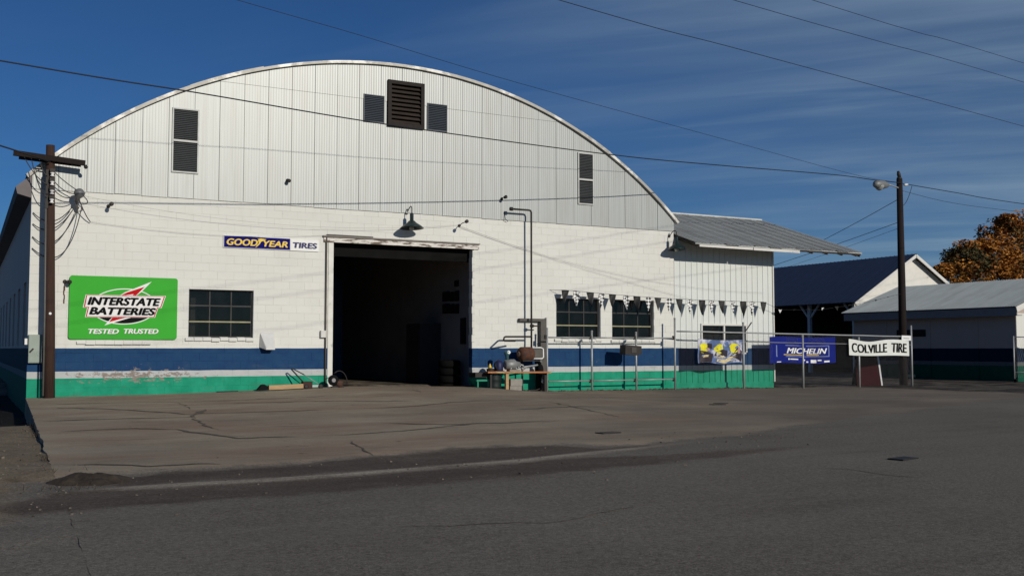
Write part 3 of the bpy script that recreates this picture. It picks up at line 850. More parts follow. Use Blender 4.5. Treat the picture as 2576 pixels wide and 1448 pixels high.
# barge strips along the arch: short bent lengths, a little uneven
segs = [0, 7, 14, 21, 27, 33, 39, 46, 52, 58, 62, 72]
for s0, s1 in zip(segs, segs[1:]):
    b = MB(); jit = random.uniform(-.012, .012)
    for k in range(s0, s1):
        (xa, za), (xb, zb) = prof[k], prof[k + 1]
        def nrm(x):
            d = Vector((x - XC, 0, sqrt(RAD * RAD - (x - XC) ** 2))).normalized(); return d
        na, nb = nrm(xa), nrm(xb)
        t0, t1 = -.055, .028 + jit
        A0 = Vector((xa, -.125, za)) + na * t0; A1 = Vector((xa, -.125, za)) + na * t1
        B0 = Vector((xb, -.125, zb)) + nb * t0; B1 = Vector((xb, -.125, zb)) + nb * t1
        b.face([A0, B0, B1, A1])
        b.face([A1, B1, B1 + Vector((0, .2, 0)), A1 + Vector((0, .2, 0))])
        b.face([A0, A0 + Vector((0, .1, 0)), B0 + Vector((0, .1, 0)), B0])
    b.build('barge_strip', M_ROOFE, shop)
# boxed eave down the left side
b = MB()
b.prismY([(-.34, 4.86), (-.30, 4.70), (-0.005, 4.62), (-0.005, 5.16), (-.13, 5.05)], -.06, DEPTH)
b.build('eave', mat('eave_grey', (0.16, 0.145, 0.15), .8, var=.2, scale=3), shop)
# side and rear walls, floor, ceiling (real shell)
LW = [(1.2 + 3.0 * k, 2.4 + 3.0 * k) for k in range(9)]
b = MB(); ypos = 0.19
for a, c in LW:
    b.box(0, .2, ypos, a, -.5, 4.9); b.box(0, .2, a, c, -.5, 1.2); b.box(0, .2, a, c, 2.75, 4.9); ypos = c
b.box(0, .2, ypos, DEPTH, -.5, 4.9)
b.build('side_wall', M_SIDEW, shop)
for a, c in LW:
    f = MB()
    for y in (a, (a + c) / 2 - .02, c - .04): f.box(.09, .13, y, y + .04, 1.2, 2.75)
    for z in (1.2, 1.71, 2.22, 2.71): f.box(.095, .125, a, c, z, z + .04)
    wn = f.build('window', M_LOUV, shop)
    MB().box(.105, .112, a, c, 1.2, 2.75).build('pane', M_GLASS, wn)
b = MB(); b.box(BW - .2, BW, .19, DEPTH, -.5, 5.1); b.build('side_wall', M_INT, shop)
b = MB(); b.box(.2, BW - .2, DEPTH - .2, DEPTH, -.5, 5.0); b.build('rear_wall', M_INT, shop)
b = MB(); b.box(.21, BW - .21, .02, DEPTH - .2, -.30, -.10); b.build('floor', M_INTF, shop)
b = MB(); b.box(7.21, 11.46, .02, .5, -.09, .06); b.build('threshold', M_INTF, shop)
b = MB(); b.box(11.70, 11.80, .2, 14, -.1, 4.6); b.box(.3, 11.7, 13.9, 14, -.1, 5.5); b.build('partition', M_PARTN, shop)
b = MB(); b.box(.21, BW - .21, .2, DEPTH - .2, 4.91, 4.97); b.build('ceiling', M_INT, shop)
# door frame
b = MB(); b.box(7.03, 11.60, -.045, .05, 3.945, 4.06); b.build('lintel_board', M_PEEL, shop)
b = MB(); b.box(7.00, 11.62, -.075, .03, 4.078, 4.115); b.build('drip_rail', mat('rail_grey', (.22, .2, .18), .8, var=.3, scale=6), shop)
b = MB(); b.box(7.165, 7.30, -.025, .17, 0.05, 3.93); b.build('door_jamb', mat('jamb_paint', (.70, .69, .64), .7, var=.1, scale=5, col2=(.30, .36, .33), lo=.6, hi=.72, c2scale=3), shop)
b = MB()
for k in range(19):
    z = .12 + k * .2
    b.box(11.40 + random.uniform(-.012, .012), 11.50, -.012, .2, z, z + .194)
b.build('door_jamb', M_WALL, shop)
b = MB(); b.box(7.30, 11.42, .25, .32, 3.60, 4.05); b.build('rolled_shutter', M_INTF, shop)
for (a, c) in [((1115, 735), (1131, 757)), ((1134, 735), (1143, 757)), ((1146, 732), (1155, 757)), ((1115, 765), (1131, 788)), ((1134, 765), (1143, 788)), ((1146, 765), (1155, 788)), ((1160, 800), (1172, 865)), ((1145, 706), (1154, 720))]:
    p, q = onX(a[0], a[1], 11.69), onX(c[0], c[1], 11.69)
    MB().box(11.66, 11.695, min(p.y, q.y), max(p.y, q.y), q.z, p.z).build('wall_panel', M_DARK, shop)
# conduit beside the door with switch box
b = MB(); b.tube([(7.10, -.04, 4.13), (7.10, -.04, 1.6), (7.10, -.04, .1)], .022, 8)
b.tube([(7.10, -.04, 4.13), (7.3, -.04, 4.135), (8.4, -.04, 4.13)], .018, 8)
b.build('door_conduit', mat('conduit_dark', (.10, .09, .075), .6, .2, var=.2, scale=8), shop)
b = MB(); b.box(6.96, 7.09, -.10, -.005, 1.42, 1.60); b.build('switch_box', M_WHITEWOOD, shop)

# windows with real panes
def window(x0, x1, z0, z1, rows, cols_, rail_z=None, bent=False):
    f = MB(); yb = .125
    t = .035
    f.box(x0, x0 + t, yb, yb + .04, z0, z1); f.box(x1 - t, x1, yb, yb + .04, z0, z1)
    f.box(x0 + t, x1 - t, yb, yb + .04, z0, z0 + t); f.box(x0 + t, x1 - t, yb, yb + .04, z1 - t, z1)
    wn = f.build('window', mat('steel_sash', (.040, .040, .038), .6, .1, var=.2, scale=10), shop)
    for k in range(1, cols_):
        x = x0 + (x1 - x0) * k / cols_
        MB().box(x - .014, x + .014, yb + .004, yb + .034, z0 + t, z1 - t).build('muntin', MATS['steel_sash'], wn)
    for k in range(1, rows):
        z = z0 + (z1 - z0) * k / rows
        mt = mat('pale_sash', (.30, .28, .17), .6, var=.3, scale=4) if k == 1 else MATS['steel_sash']
        MB().box(x0 + t, x1 - t, yb - .002, yb + .030, z - .017, z + .017).build('transom', mt, wn)
    for i in range(cols_):
        for j in range(rows):
            xa, xb = x0 + (x1 - x0) * i / cols_ + .018, x0 + (x1 - x0) * (i + 1) / cols_ - .018
            za, zb = z0 + (z1 - z0) * j / rows + .02, z0 + (z1 - z0) * (j + 1) / rows - .02
            tl = random.uniform(-.004, .004)
            p = MB(); p.face([(xa, yb + .018 + tl, za), (xb, yb + .018 - tl, za), (xb, yb + .018 - tl, zb), (xa, yb + .018 + tl, zb)])
            p.face([(xa, yb + .023 + tl, za), (xb, yb + .023 - tl, za), (xb, yb + .023 - tl, zb), (xa, yb + .023 + tl, zb)][::-1])
            p.build('pane', M_GLASS, wn)
    return wn
def sill(wn, x0, x1, z, n, h=.085):
    for k in range(n):
        a, c = x0 + (x1 - x0) * k / n, x0 + (x1 - x0) * (k + 1) / n
        j = random.uniform(-.012, .012)
        b = MB(); b.prismY([(a + .006, z - h + j), (c - .006, z - h + j), (c - .006, z - .012 + j), (a + .006, z - .012 + j)], -.055 + j * .5, .03)
        b.obox(((a + c) / 2, .09, z - .012 + j), (1, 0, 0), (0, 1, .12), (0, -.12, 1), (c - a) / 2 - .004, .075, .02)
        b.build('sill_brick', M_WALL, wn)
w1 = window(3.60, 5.20, 1.40, 2.60, 3, 3); sill(w1, 3.52, 5.22, 1.40, 8)
w2 = window(14.18, 15.74, 1.42, 2.62, 3, 3); sill(w2, 14.1, 15.78, 1.42, 7)
w3 = window(16.16, 17.72, 1.41, 2.62, 3, 3); sill(w3, 16.1, 17.78, 1.41, 6)
b = MB(); b.box(3.7, 3.82, .32, .42, 1.0, 2.4); b.box(3.65, 5.0, .5, .6, 2.42, 2.5); b.build('window_shelf', mat('shelf_pale', (.22, .22, .21), .8), shop)
# bricked ledge left under the green sign
led = MB(); led.box(1.05, 2.72, -.05, -.004, 1.235, 1.30); led = led.build('ledge', M_WALL, shop)
for k in range(7): MB().box(1.25 + k * .21, 1.25 + k * .21 + .2, -.066, -.004, 1.225 + random.uniform(-.006, .006), 1.312).build('ledge_brick', M_WALL, led)

# louvres
def louvre(x0, x1, z0, z1, n, mt, frame_w=.05, depth=.09, slat_parts=False, fm=None, split=None, proud=.02):
    f = MB(); y0, y1 = -.05 - proud, .06
    f.box(x0, x0 + frame_w, y0, y1, z0, z1); f.box(x1 - frame_w, x1, y0, y1, z0, z1)
    f.box(x0 + frame_w, x1 - frame_w, y0, y1, z1 - frame_w, z1); f.box(x0 + frame_w, x1 - frame_w, y0, y1, z0, z0 + frame_w)
    if split: f.box(x0 + frame_w - .01, x1 - frame_w + .01, y0 - .006, y1, split - .025, split + .025)
    fr = f.build('louvre_vent', fm or mt, shop)
    zz = [z0 + frame_w + (z1 - z0 - 2 * frame_w) * (k + .5) / n for k in range(n)]
    hz = (z1 - z0 - 2 * frame_w) / n
    b = MB()
    for z in zz:
        if split and abs(z - split) < .05: continue
        s = MB() if slat_parts else b
        s.obox(((x0 + x1) / 2, -.035, z), (1, 0, 0), (0, 1, .95), (0, -.95, 1), (x1 - x0) / 2 - frame_w, hz * .62, .006)
        if slat_parts: s.build('slat', mt, fr)
    if not slat_parts: b.build('slats', mt, fr, kind='stuff')
    MB().box(x0 + .02, x1 - .02, .062, .08, z0 + .02, z1 - .02).build('backing', M_DARK, fr)
M_LFR = mat('vent_frame', (.50, .51, .49), .6, .1, var=.15, scale=6)
louvre(3.11, 3.76, 5.48, 7.10, 34, M_LOUV, .035, fm=M_LFR, split=6.28)
louvre(14.92, 15.48, 5.47, 7.05, 32, M_LOUV, .035, fm=M_LFR, split=6.23)
louvre(8.78, 9.86, 7.22, 8.50, 9, M_BROWN, .10, slat_parts=True, fm=mat('vent_brown', (.022, .018, .016), .8, var=.3, scale=8), proud=.07)
louvre(8.09, 8.69, 7.27, 8.03, 15, mat('louvre_blue', (.075, .09, .11), .5, .2, var=.1), .02)
louvre(9.97, 10.58, 7.22, 7.99, 15, MATS['louvre_blue'], .02)

# things seen dimly through the open door
def tyre(p, r=.33, wd=.22, axis_=(0, 0, 1), lab=''):
    b = MB(); b.lathe(p, axis_, [(0, r * .62), (.01, r * .92), (.05, r), (wd - .05, r), (wd - .01, r * .92), (wd, r * .62), (wd - .03, r * .58), (.03, r * .58), (0, r * .62)], 18)
    b.build('tyre', mat('tyre_rubber', (.006, .006, .006), .9, var=.2, spec=.05), label=lab, cat='tyre', group='tyres stacked inside the garage')
for k in range(4):
    tyre((11.25, 1.2, -.1 + .225 * k), lab=['bottom', 'second', 'third', 'topmost'][k] + ' tyre of the dark stack inside the right door jamb')
o = thing('tool_cabinet', (11.3, 3.2, -.1), 'grey tool cabinet against the right wall inside the garage', 'cabinet')
MB().box(11.0, 11.68, 2.8, 3.9, -.1, 1.9).build('cabinet_body', mat('cabinet_grey', (.045, .04, .04), .8, var=.15, spec=.1), o)
for z in (.2, .6, 1.0, 1.4): MB().box(10.985, 10.998, 2.85, 3.85, z, z + .36).build('drawer', MATS['cabinet_grey'], o)
o = thing('vehicle_lift', (9.0, 9, -.1), 'two post blue vehicle lift deep inside the garage', 'lift')
for x in (7.4, 10.4):
    MB().box(x - .15, x + .15, 8.8, 9.2, -.1, 3.6).build('post', mat('lift_blue', (.02, .05, .14), .5, var=.2), o)
MB().box(7.4, 10.4, 8.9, 9.1, 3.6, 3.75).build('crossbeam', MATS['lift_blue'], o)
o = thing('tyre_changer', (8.6, 6, -.1), 'pale tyre changing machine standing inside the dark garage', 'machine')
MB().box(8.3, 8.9, 5.7, 6.3, -.1, .75).build('machine_body', mat('machine_pale', (.16, .15, .15), .6, var=.2), o)
MB().lathe((8.6, 6, .75), (0, 0, 1), [(0, .2), (.08, .26), (.12, .26)], 16).build('turntable', M_IRON, o)
MB().box(8.55, 8.65, 6.3, 6.42, -.1, 1.9).build('column', MATS['machine_pale'], o)

# ------------------------------------------------------------------ right annex
AX0, AX1 = 18.53, 22.66
annex = thing('annex_building', (AX0, 0, 0), 'low annex with white vertical siding and overhanging grey tin roof', 'building')
AW = (19.62, 21.42, 1.0, 1.87)
n = 18; pw = (AX1 - AX0) / n
for k in range(n):
    x0 = AX0 + k * pw; x1 = x0 + pw
    b = MB()
    for (a, c, z0, z1) in subtract([(x0, x1, .03, 4.66)], AW):
        b.box(a + .001, c - .001, .02, .05, z0, z1)
        if abs(a - x0) < .002:
            b.prismY([(x0 + .004, z0), (x0 + .036, z0), (x0 + .036, z1), (x0 + .004, z1)], .006, .022)
            b.box(x0 + .040, min(x0 + .050, c), .0165, .0205, z0, z1)
    b.build('siding_panel', M_SIDING, annex)
b = MB()
for p in subtract([(AX0, AX1, -.4, 4.66)], AW): b.box(p[0] + .003, p[1] - .003, .053, .14, p[2], p[3])
b.box(AX1 - .12, AX1 - .002, .14, 8.88, -.4, 4.2); b.box(AX0 + .2, AX1 - .13, 8.75, 8.85, -.4, 4.2)
b.build('wall', M_SIDING, annex)
b = MB(); b.box(AX0 + .02, AX1 - .13, -.035, .018, -.4, .035); b.build('plinth', M_SIDING, annex)
b = MB(); b.box(AX1 - .035, AX1 + .012, -.02, .03, .03, 4.5); b.build('corner_trim', M_WHITEWOOD, annex)
f = MB(); x0, x1, z0, z1 = AW
f.box(x0 - .05, x0, -.03, .03, z0, z1 + .06); f.box(x1, x1 + .05, -.03, .03, z0, z1 + .06); f.box(x0, x1, -.03, .03, z1, z1 + .06); f.box(x0, x1, -.03, .03, z0 - .05, z0); f.box((x0 + x1) / 2 - .03, (x0 + x1) / 2 + .03, -.02, .04, z0, z1)
wa = f.build('window', M_WHITEWOOD, annex)
for a, c in ((x0, (x0 + x1) / 2 - .03), ((x0 + x1) / 2 + .03, x1)):
    MB().box(a, c, .045, .051, z0, z1).build('pane', M_GLASS, wa)
    MB().box(a + .05, c - .05, .16, .2, z0, z1).build('blind', mat('brown_blind', (.06, .035, .03), .9, var=.5, scale=3, stretch=(6, 1, .3)), wa)
# roof: eave at Y=-1, ridge at Y=4
def aroof(y): return 4.40 + (y + 1.0) * 0.333
RX0, RX1 = 18.56, 25.72
nP = 12
for k in range(nP):
    x0 = RX0 + (RX1 - RX0) * k / nP; x1 = RX0 + (RX1 - RX0) * (k + 1) / nP
    b = MB(); m = 24
    sag = .03 * sin(k * 1.7)
    for side in (0, 1):
        for j in range(m):
            xa, xb = x0 + (x1 - x0) * j / m, x0 + (x1 - x0) * (j + 1) / m
            def rib(x): t = (x - x0) / (x1 - x0); return .030 if (t < .06 or t > .94) else (.016 * (1 if (t * 4) % 1 < .14 else 0))
            za, zb = rib(xa + .0001), rib(xb - .0001)
            ya, yb2 = -1.05 + .03 * sin(k * 2.3), 4.0
            if side == 0: b.face([(xa, ya, aroof(ya) + za), (xb, ya, aroof(ya) + zb), (xb, yb2, aroof(yb2) + zb), (xa, yb2, aroof(yb2) + za)])
            else: b.face([(xa, 4, aroof(4) + za), (xb, 4, aroof(4) + zb), (xb, 9.2, aroof(4) - 5.2 * .333 + zb), (xa, 9.2, aroof(4) - 5.2 * .333 + za)])
    b.box(x0 + .002, x1 - .002, -1.04, -1.03, aroof(-1.04) - .028, aroof(-1.04) - .002)
    b.build('roof_panel', M_TIN, annex)
b = MB(); b.obox(((RX0 + RX1) / 2, 1.48, aroof(1.48) - .035), (1, 0, 0), (0, 1, .333), (0, -.333, 1), (RX1 - RX0) / 2 - .02, 2.6, .012)
b.build('roof_deck', mat('deck_wood', (.10, .085, .07), .9, var=.25, scale=6), annex)
for k in range(11):
    x = 18.75 + k * .68
    MB().obox((x, .5, aroof(.5) - .10), (1, 0, 0), (0, 1, .333), (0, -.333, 1), .022, 1.55, .05).build('rafter', MATS['deck_wood'], annex)
b = MB(); b.bar((18.75, -1.0, 4.335), (20.9, -1.0, 4.325), .03, .10); b.build('fascia', M_WHITEWOOD, annex)
b = MB(); b.bar((20.93, -1.0, 4.32), (22.9, -1.0, 4.31), .03, .10); b.build('fascia', M_WHITEWOOD, annex)
b = MB(); b.bar((22.92, -.99, 4.34), (25.70, -.99, 4.34), .03, .06); b.build('fascia', M_BROWN, annex)
b = MB(); b.bar((25.66, -1.0, aroof(-1.0) - .09), (25.66, 4.0, aroof(4) - .09), .03, .12); b.build('barge_board', M_BROWN, annex)
b = MB(); b.box(RX0, RX1, 3.9, 4.1, aroof(4) - .02, aroof(4) + .035); b.build('ridge_cap', M_TIN, annex)
b = MB()
b.box(18.53, 25.6, 8.9, 9.0, -.4, 4.3)
b.build('rear_wall', M_INT, annex)

# ------------------------------------------------------------------ open shed with blue roof, beyond
shed = thing('open_shed', (40.4, 13, 0), 'open sided shed with dark blue metal roof and white gable', 'building')
SX0, SXR, SX1 = 40.4, 44.6, 48.8; SZE, SZR = 3.85, 6.3; SY0, SY1 = 13.0, 36.0
sl_ = (SZR - SZE) / (SXR - SX0)
for k in range(26):
    y0 = SY0 - .35 + k * .9; y1 = y0 + .9
    b = MB(); m = 12
    for j in range(m):
        ya, yb2 = y0 + .9 * j / m, y0 + .9 * (j + 1) / m
        h = .025 if j % 4 == 0 else 0
        h2 = .025 if (j + 1) % 4 == 0 else 0
        b.face([(SX0 - .5, ya, SZE - .5 * sl_ + h), (SX0 - .5, yb2, SZE - .5 * sl_ + h2), (SXR, yb2, SZR + h2), (SXR, ya, SZR + h)][::-1])
    b.build('roof_panel', M_BLUEROOF, shed)
b = MB(); b.face([(SX1 + .5, SY0 - .35, SZE - .5 * sl_), (SX1 + .5, SY1, SZE - .5 * sl_), (SXR, SY1, SZR), (SXR, SY0 - .35, SZR)])
for s in (-1, 1):
    xe = SXR + s * 4.7
    b.face([(xe, SY0 - .3, SZE - .5 * sl_ - .03), (SXR, SY0 - .3, SZR - .03), (SXR, SY1, SZR - .03), (xe, SY1, SZE - .5 * sl_ - .03)])
b.build('roof_underside', mat('shed_deck', (.06, .055, .05), .9), shed)
for s in (-1, 1):
    MB().bar((SXR, SY0 - .34, SZR - .10), (SXR + s * 4.7, SY0 - .34, SZE - .5 * sl_ - .10), .05, .16).build('barge_board', M_WHITEWOOD, shed)
b = MB(); b.prismY([(SX0, -.4), (SX1, -.4), (SX1, SZE - .06), (SXR, SZR - .06), (SX0, SZE - .06)], SY0, SY0 + .1)
b.build('gable_wall', mat('gable_white', (.72, .70, .64), .8, var=.08, scale=2, col2=(.35, .31, .27), lo=.64, hi=.78, c2scale=1.6), shed)
b = MB(); b.box(SX1 - .1, SX1, SY0 + .1, SY1, -.4, SZE); b.box(SX0 + .2, SX1 - .1, SY1 - .1, SY1, -.4, SZR - .5); b.build('wall', M_INT, shed)
for y in (13.08, 16.35, 20.5, 24.7, 29):
    MB().box(SX0 - .09, SX0 + .09, y - .09 + .12, y + .09 + .12, -.3, SZE - .15).build('post', M_WHITEWOOD, shed)
    for s in (-1, 1):
        if y < 13.2 and s < 0: continue
        MB().bar((SX0, y + .12, 2.75), (SX0, y + .12 + s * .85, SZE - .16), .09, .09).build('brace', M_WHITEWOOD, shed)
MB().box(SX0 - .08, SX0 + .08, SY0 + .1, SY1, SZE - .26, SZE - .08).build('beam', M_WHITEWOOD, shed)

# ------------------------------------------------------------------ long grey building on the right
store = thing('storage_building', (36, .6, 0), 'long low building with pale tin roof, its left wall in shade', 'building')
QX = 36.0; QY0, QY1 = .6, 9.1
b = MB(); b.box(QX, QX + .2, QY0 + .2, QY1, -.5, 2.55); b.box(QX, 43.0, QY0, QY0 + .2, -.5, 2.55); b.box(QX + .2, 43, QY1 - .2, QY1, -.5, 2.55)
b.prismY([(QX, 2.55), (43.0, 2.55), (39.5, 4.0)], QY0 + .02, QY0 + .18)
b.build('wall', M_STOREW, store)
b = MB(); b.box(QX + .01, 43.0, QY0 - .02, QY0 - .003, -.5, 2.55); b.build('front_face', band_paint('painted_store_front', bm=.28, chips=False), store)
for y in (2.4, 4.8, 7.2):
    MB().box(QX - .03, QX, y - .06, y + .06, -.4, 2.43).build('pilaster', M_STOREW, store)
MB().box(QX - .34, QX - .30, QY0 - .3, QY1 + .3, 2.44, 2.76).build('fascia', mat('fascia_grey', (.26, .25, .25), .8, var=.1), store)
MB().box(QX - .30, QX, QY0 - .3, QY1 + .3, 2.44, 2.47).build('soffit', MATS['fascia_grey'], store)
rs = (4.15 - 2.80) / (39.5 - 35.6)
for k in range(11):
    y0 = QY0 - .35 + k * .84; y1 = y0 + .84
    b = MB(); m = 28
    for j in range(m):
        ya, yb2 = y0 + .84 * j / m, y0 + .84 * (j + 1) / m
        h, h2 = .018 * (1 + cos(2 * pi * j / 4)), .018 * (1 + cos(2 * pi * (j + 1) / 4))
        b.face([(35.6, ya, 2.79 + h), (35.6, yb2, 2.79 + h2), (39.5, yb2, 4.15 + h2), (39.5, ya, 4.15 + h)][::-1])
        b.face([(43.4, ya, 2.79 + h), (43.4, yb2, 2.79 + h2), (39.5, yb2, 4.15 + h2), (39.5, ya, 4.15 + h)])
    b.build('roof_panel', M_GREYROOF, store)
b = MB()
for s in (-1, 1):
    b.bar((39.5, QY0 - .33, 4.02), (39.5 + s * 3.9, QY0 - .33, 2.68), .04, .22)
b.build('barge_board', M_WHITEWOOD, store)
b = MB(); b.prismY([(35.7, 2.80), (39.5, 4.12), (43.3, 2.80), (43.3, 2.76), (39.5, 4.08), (35.7, 2.76)][::-1], QY0 - .3, QY1 + .3); b.build('roof_deck', M_INT, store)
q0, q1 = onX(2256, 830, QX - .02), onX(2328, 846, QX - .02)
f = MB(); ya, yb2 = q1.y, q0.y
f.box(QX - .035, QX - .002, min(ya, yb2), max(ya, yb2), q1.z, q0.z)
f.build('window', M_DARK, store)

# ------------------------------------------------------------------ signs on the wall
def quadsign(b, pts, y, m): b.face([(x, y, z) for x, z in pts], m)
sg = thing('wall_sign', (2.08, -.06, 2.10), 'bright green battery advertising sign with red lightning emblem, left of window', 'sign')
b = MB(); x0, x1, z0, z1 = .86, 3.315, 1.35, 2.848; r = .06
poly = []
for cx, cz, a0 in ((x1 - r, z1 - r, 0), (x0 + r, z1 - r, 90), (x0 + r, z0 + r, 180), (x1 - r, z0 + r, 270)):
    for k in range(5): a = radians(a0 + 22.5 * k); poly.append((cx + r * cos(a), cz + r * sin(a)))
b.prismY(poly, -.055, -.012); b.build('sign_panel', M_SIGNG, sg)
def SX(px): return x0 + (px - 265) / (2092 - 265) * (x1 - x0)
def SZ(px, pz):
    t = (px - 265) / (2092 - 265.)
    top = 155 + t * 50; bot = 1228 + t * 12
    return z1 - (pz - top) / (bot - top) * (z1 - z0)
def P(l): return [(SX(a), SZ(a, c)) for a, c in l]
def flat(name, mt, l, y, parent): b = MB(); b.face([(x, y, z) for x, z in P(l)][::-1]); return b.build(name, mt, parent)
def ell(cx, cz, rx, rz, a0=0, a1=360, n=48): return [(cx + rx * cos(radians(a0 + (a1 - a0) * k / n)), cz - rz * sin(radians(a0 + (a1 - a0) * k / n))) for k in range(n + 1)]
def ring(name, mt, cx, cz, rx, rz, wd, y, parent):
    b = MB(); n = 56
    for k in range(n):
        a, c = 2 * pi * k / n, 2 * pi * (k + 1) / n
        q = [(cx + rx * cos(a), cz + rz * sin(a)), (cx + rx * cos(c), cz + rz * sin(c)), (cx + (rx - wd) * cos(c), cz + (rz - wd) * sin(c)), (cx + (rx - wd) * cos(a), cz + (rz - wd) * sin(a))]
        b.face([(SX(p[0]), y, SZ(*p)) for p in q])
    return b.build(name, mt, parent)
ring('oval_outline', M_WHITE, 1175, 680, 560, 305, 16, -.0562, sg)
b = MB(); low = [p for p in ell(1175, 680, 540, 285, 200, 340)]
b.face([(x, -.0565, z) for x, z in P(low)]); b.build('oval_base', M_BLACK, sg)
flat('bolt_outline', M_WHITE, [(1635, 258), (1455, 440), (1330, 530), (1040, 530), (1180, 440)], -.0575, sg)
flat('bolt', M_RED, [(1520, 345), (1350, 515), (1290, 520), (1330, 470), (1075, 510), (1220, 440)], -.0585, sg)
flat('bolt_outline', M_WHITE, [(850, 1000), (980, 860), (1060, 830), (1420, 830), (1180, 900)], -.0575, sg)
flat('bolt', M_RED, [(925, 945), (1000, 840), (1310, 840), (1120, 890)], -.0585, sg)
for col, e in ((M_WHITE, 14), (M_RED, 5), (M_WHITE, -10)):
    y = -.0595 - .001 * (14 - e) / 5
    flat('banner_outline', col, [(545 - e, 490 - e * .6), (1865 + e * 1.5, 510 - e * .6), (1800 + e, 700 + e * .6), (510 - e * 1.5, 690 + e * .6)], y, sg)
    flat('banner_outline', col, [(580 - e, 680 - e * .6), (1750 + e * 1.3, 690 - e * .6), (1690 + e, 860 + e * .6), (545 - e * 1.3, 852 + e * .6)], y - .0004, sg)
b = text_mesh('INTERSTATE', SX(570), SX(1790), SZ(1180, 662), SZ(1180, 533), -.0668, shear=.25, offset=.010, bold=.015); b.build('lettering', M_BLACK, sg)
b = text_mesh('BATTERIES', SX(600), SX(1710), SZ(1150, 822), SZ(1150, 702), -.0668, shear=.25, offset=.010, bold=.015); b.build('lettering', M_BLACK, sg)
for s, a, c in (('TESTED', 590, 1090), ('TRUSTED', 1180, 1765)):
    text_mesh(s, SX(a) + .006, SX(c) + .006, SZ(a, 1142) - .008, SZ(a, 1058) - .008, -.0562, shear=.22, bold=.010).build('letter_shadow', mat('letter_dark', (.02, .12, .02), .5), sg)
    text_mesh(s, SX(a), SX(c), SZ(a, 1138), SZ(a, 1058), -.0600, shear=.22, bold=.008).build('lettering', M_WHITE, sg)
# tyre sign
sg = thing('wall_sign', (5.65, -.04, 3.82), 'long blue and white tire sign with yellow letters, above and left of door', 'sign')
b = MB(); b.box(4.41, 6.135, -.038, -.008, 3.675, 3.985); b.build('sign_panel', M_WHITE, sg)
b = MB(); b.box(4.425, 6.12, -.042, -.0385, 3.685, 3.975); b.build('blue_field', M_BLUEP, sg)
b = MB(); b.box(6.14, 6.89, -.036, -.008, 3.67, 3.965); b.build('sign_panel', M_WHITE, sg)
text_mesh('GOOD', 4.50, 5.27, 3.745, 3.905, -.0428, shear=.2, bold=.010).build('lettering', M_YEL, sg)
text_mesh('YEAR', 5.42, 6.05, 3.745, 3.895, -.0428, shear=.2, bold=.010).build('lettering', M_YEL, sg)
b = MB(); foot = [(5.22, 3.70), (5.29, 3.76), (5.33, 3.80), (5.36, 3.86), (5.50, 3.925), (5.36, 3.945), (5.27, 3.925), (5.31, 3.90), (5.27, 3.885), (5.30, 3.86), (5.30, 3.81), (5.25, 3.765)]
b.face([(x, -.0445, z) for x, z in foot]); b.build('winged_shoe', M_YEL, sg)
text_mesh('TIRES', 6.20, 6.83, 3.745, 3.885, -.0370, shear=.1, bold=.016).build('lettering', mat('navy_letters', (.012, .012, .10), .5), sg)

# ------------------------------------------------------------------ lamps on the wall
def barn_lamp(x, zt, arm, label, drop=.30, rr=.30):
    L = thing('barn_lamp', (x, -.002, zt), label, 'lamp', 'green barn lamps on the workshop wall')
    pth = [(x - .02, 0, zt + .02)] + [(x + .02 * sin(t * pi), -arm * t, zt + .02 + .16 * sin(t * pi * .80)) for t in [k / 10 for k in range(1, 11)]]
    pth.append((x, -arm, zt - .04))
    MB().tube(pth, .013, 8).build('gooseneck', M_IRON, L)
    MB().lathe((x, -arm, zt - .02), (0, 0, -1), [(0, .035), (.03, .052), (.20, .052), (.22, .075), (.25, .10)], 16).build('socket', M_BLOCKSH, L)
    b = MB(); ax = Vector((-.0, -.06, -1)).normalized()
    b.lathe((x, -arm, zt - .24), ax, [(0, .085), (.05, .13), (.13, .25), (.19, rr + .02), (.205, rr + .03), (.200, rr), (.13, .235), (.05, .10)], 28)
    b.build('lamp_shade', M_BLOCKSH, L)
    MB().lathe((x, -arm, zt - .34), (0, 0, -1), [(0, .03), (.04, .06), (.10, .07), (.15, .045)], 12).build('bulb', mat('bulb_glass', (.5, .5, .46), .3), L)
    MB().lathe((x - .02, .0, zt + .02), (0, -1, 0), [(0, .05), (.015, .05)], 12).build('wall_plate', M_IRON, L)
    return L
barn_lamp(9.40, 4.84, .34, 'green gooseneck barn lamp above the garage door')
barn_lamp(18.36, 4.66, .36, 'green gooseneck barn lamp at the corner beside the annex roof', rr=.26)
def spot(p, d, L, label, name='wall_bracket', cat='bracket', r=.012):
    o = thing(name, p, label, cat)
    p = Vector(p); d = Vector(d).normalized()
    MB().lathe(p + Vector((0, 0, 0)), (0, -1, 0), [(0, .045), (.02, .045), (.03, .03)], 10).build('base_plate', M_IRON, o)
    MB().tube([p, p + d * L * .5 + Vector((0, 0, .02)), p + d * L], r, 6).build('arm', M_IRON, o)
    MB().lathe(p + d * L, d, [(0, .02), (.02, .045), (.10, .05), (.12, .03)], 10).build('head', M_IRON, o)
spot((10.99, 0, 4.60), (-.06, -1, .10), .50, 'small dark bullet light jutting from wall right of the barn lamp', 'wall_light', 'light')
spot((12.33, -.03, 5.45), (.06, -1, .12), .16, 'small black bracket stub on the gable above the mast pipe')
spot((6.03, -.03, 5.50), (0, -1, -.2), .06, 'small dark round stub on the gable sheets above tire sign')
spot((1.68, 0, 4.54), (.10, -1, .05), .24, 'small grey bracket on the wall right of the service head')
spot((.76, 0, 2.70), (.5, -1, -.1), .12, 'rusty hook on the wall beside the green sign')
b = MB()
for k in range(5): b.box(.735 + .008 * sin(k * 2), .765 + .008 * sin(k * 2.5), -.004, -.002, 2.18 + .1 * k, 2.29 + .1 * k)
b.build('rust_streak', M_RUST, shop)

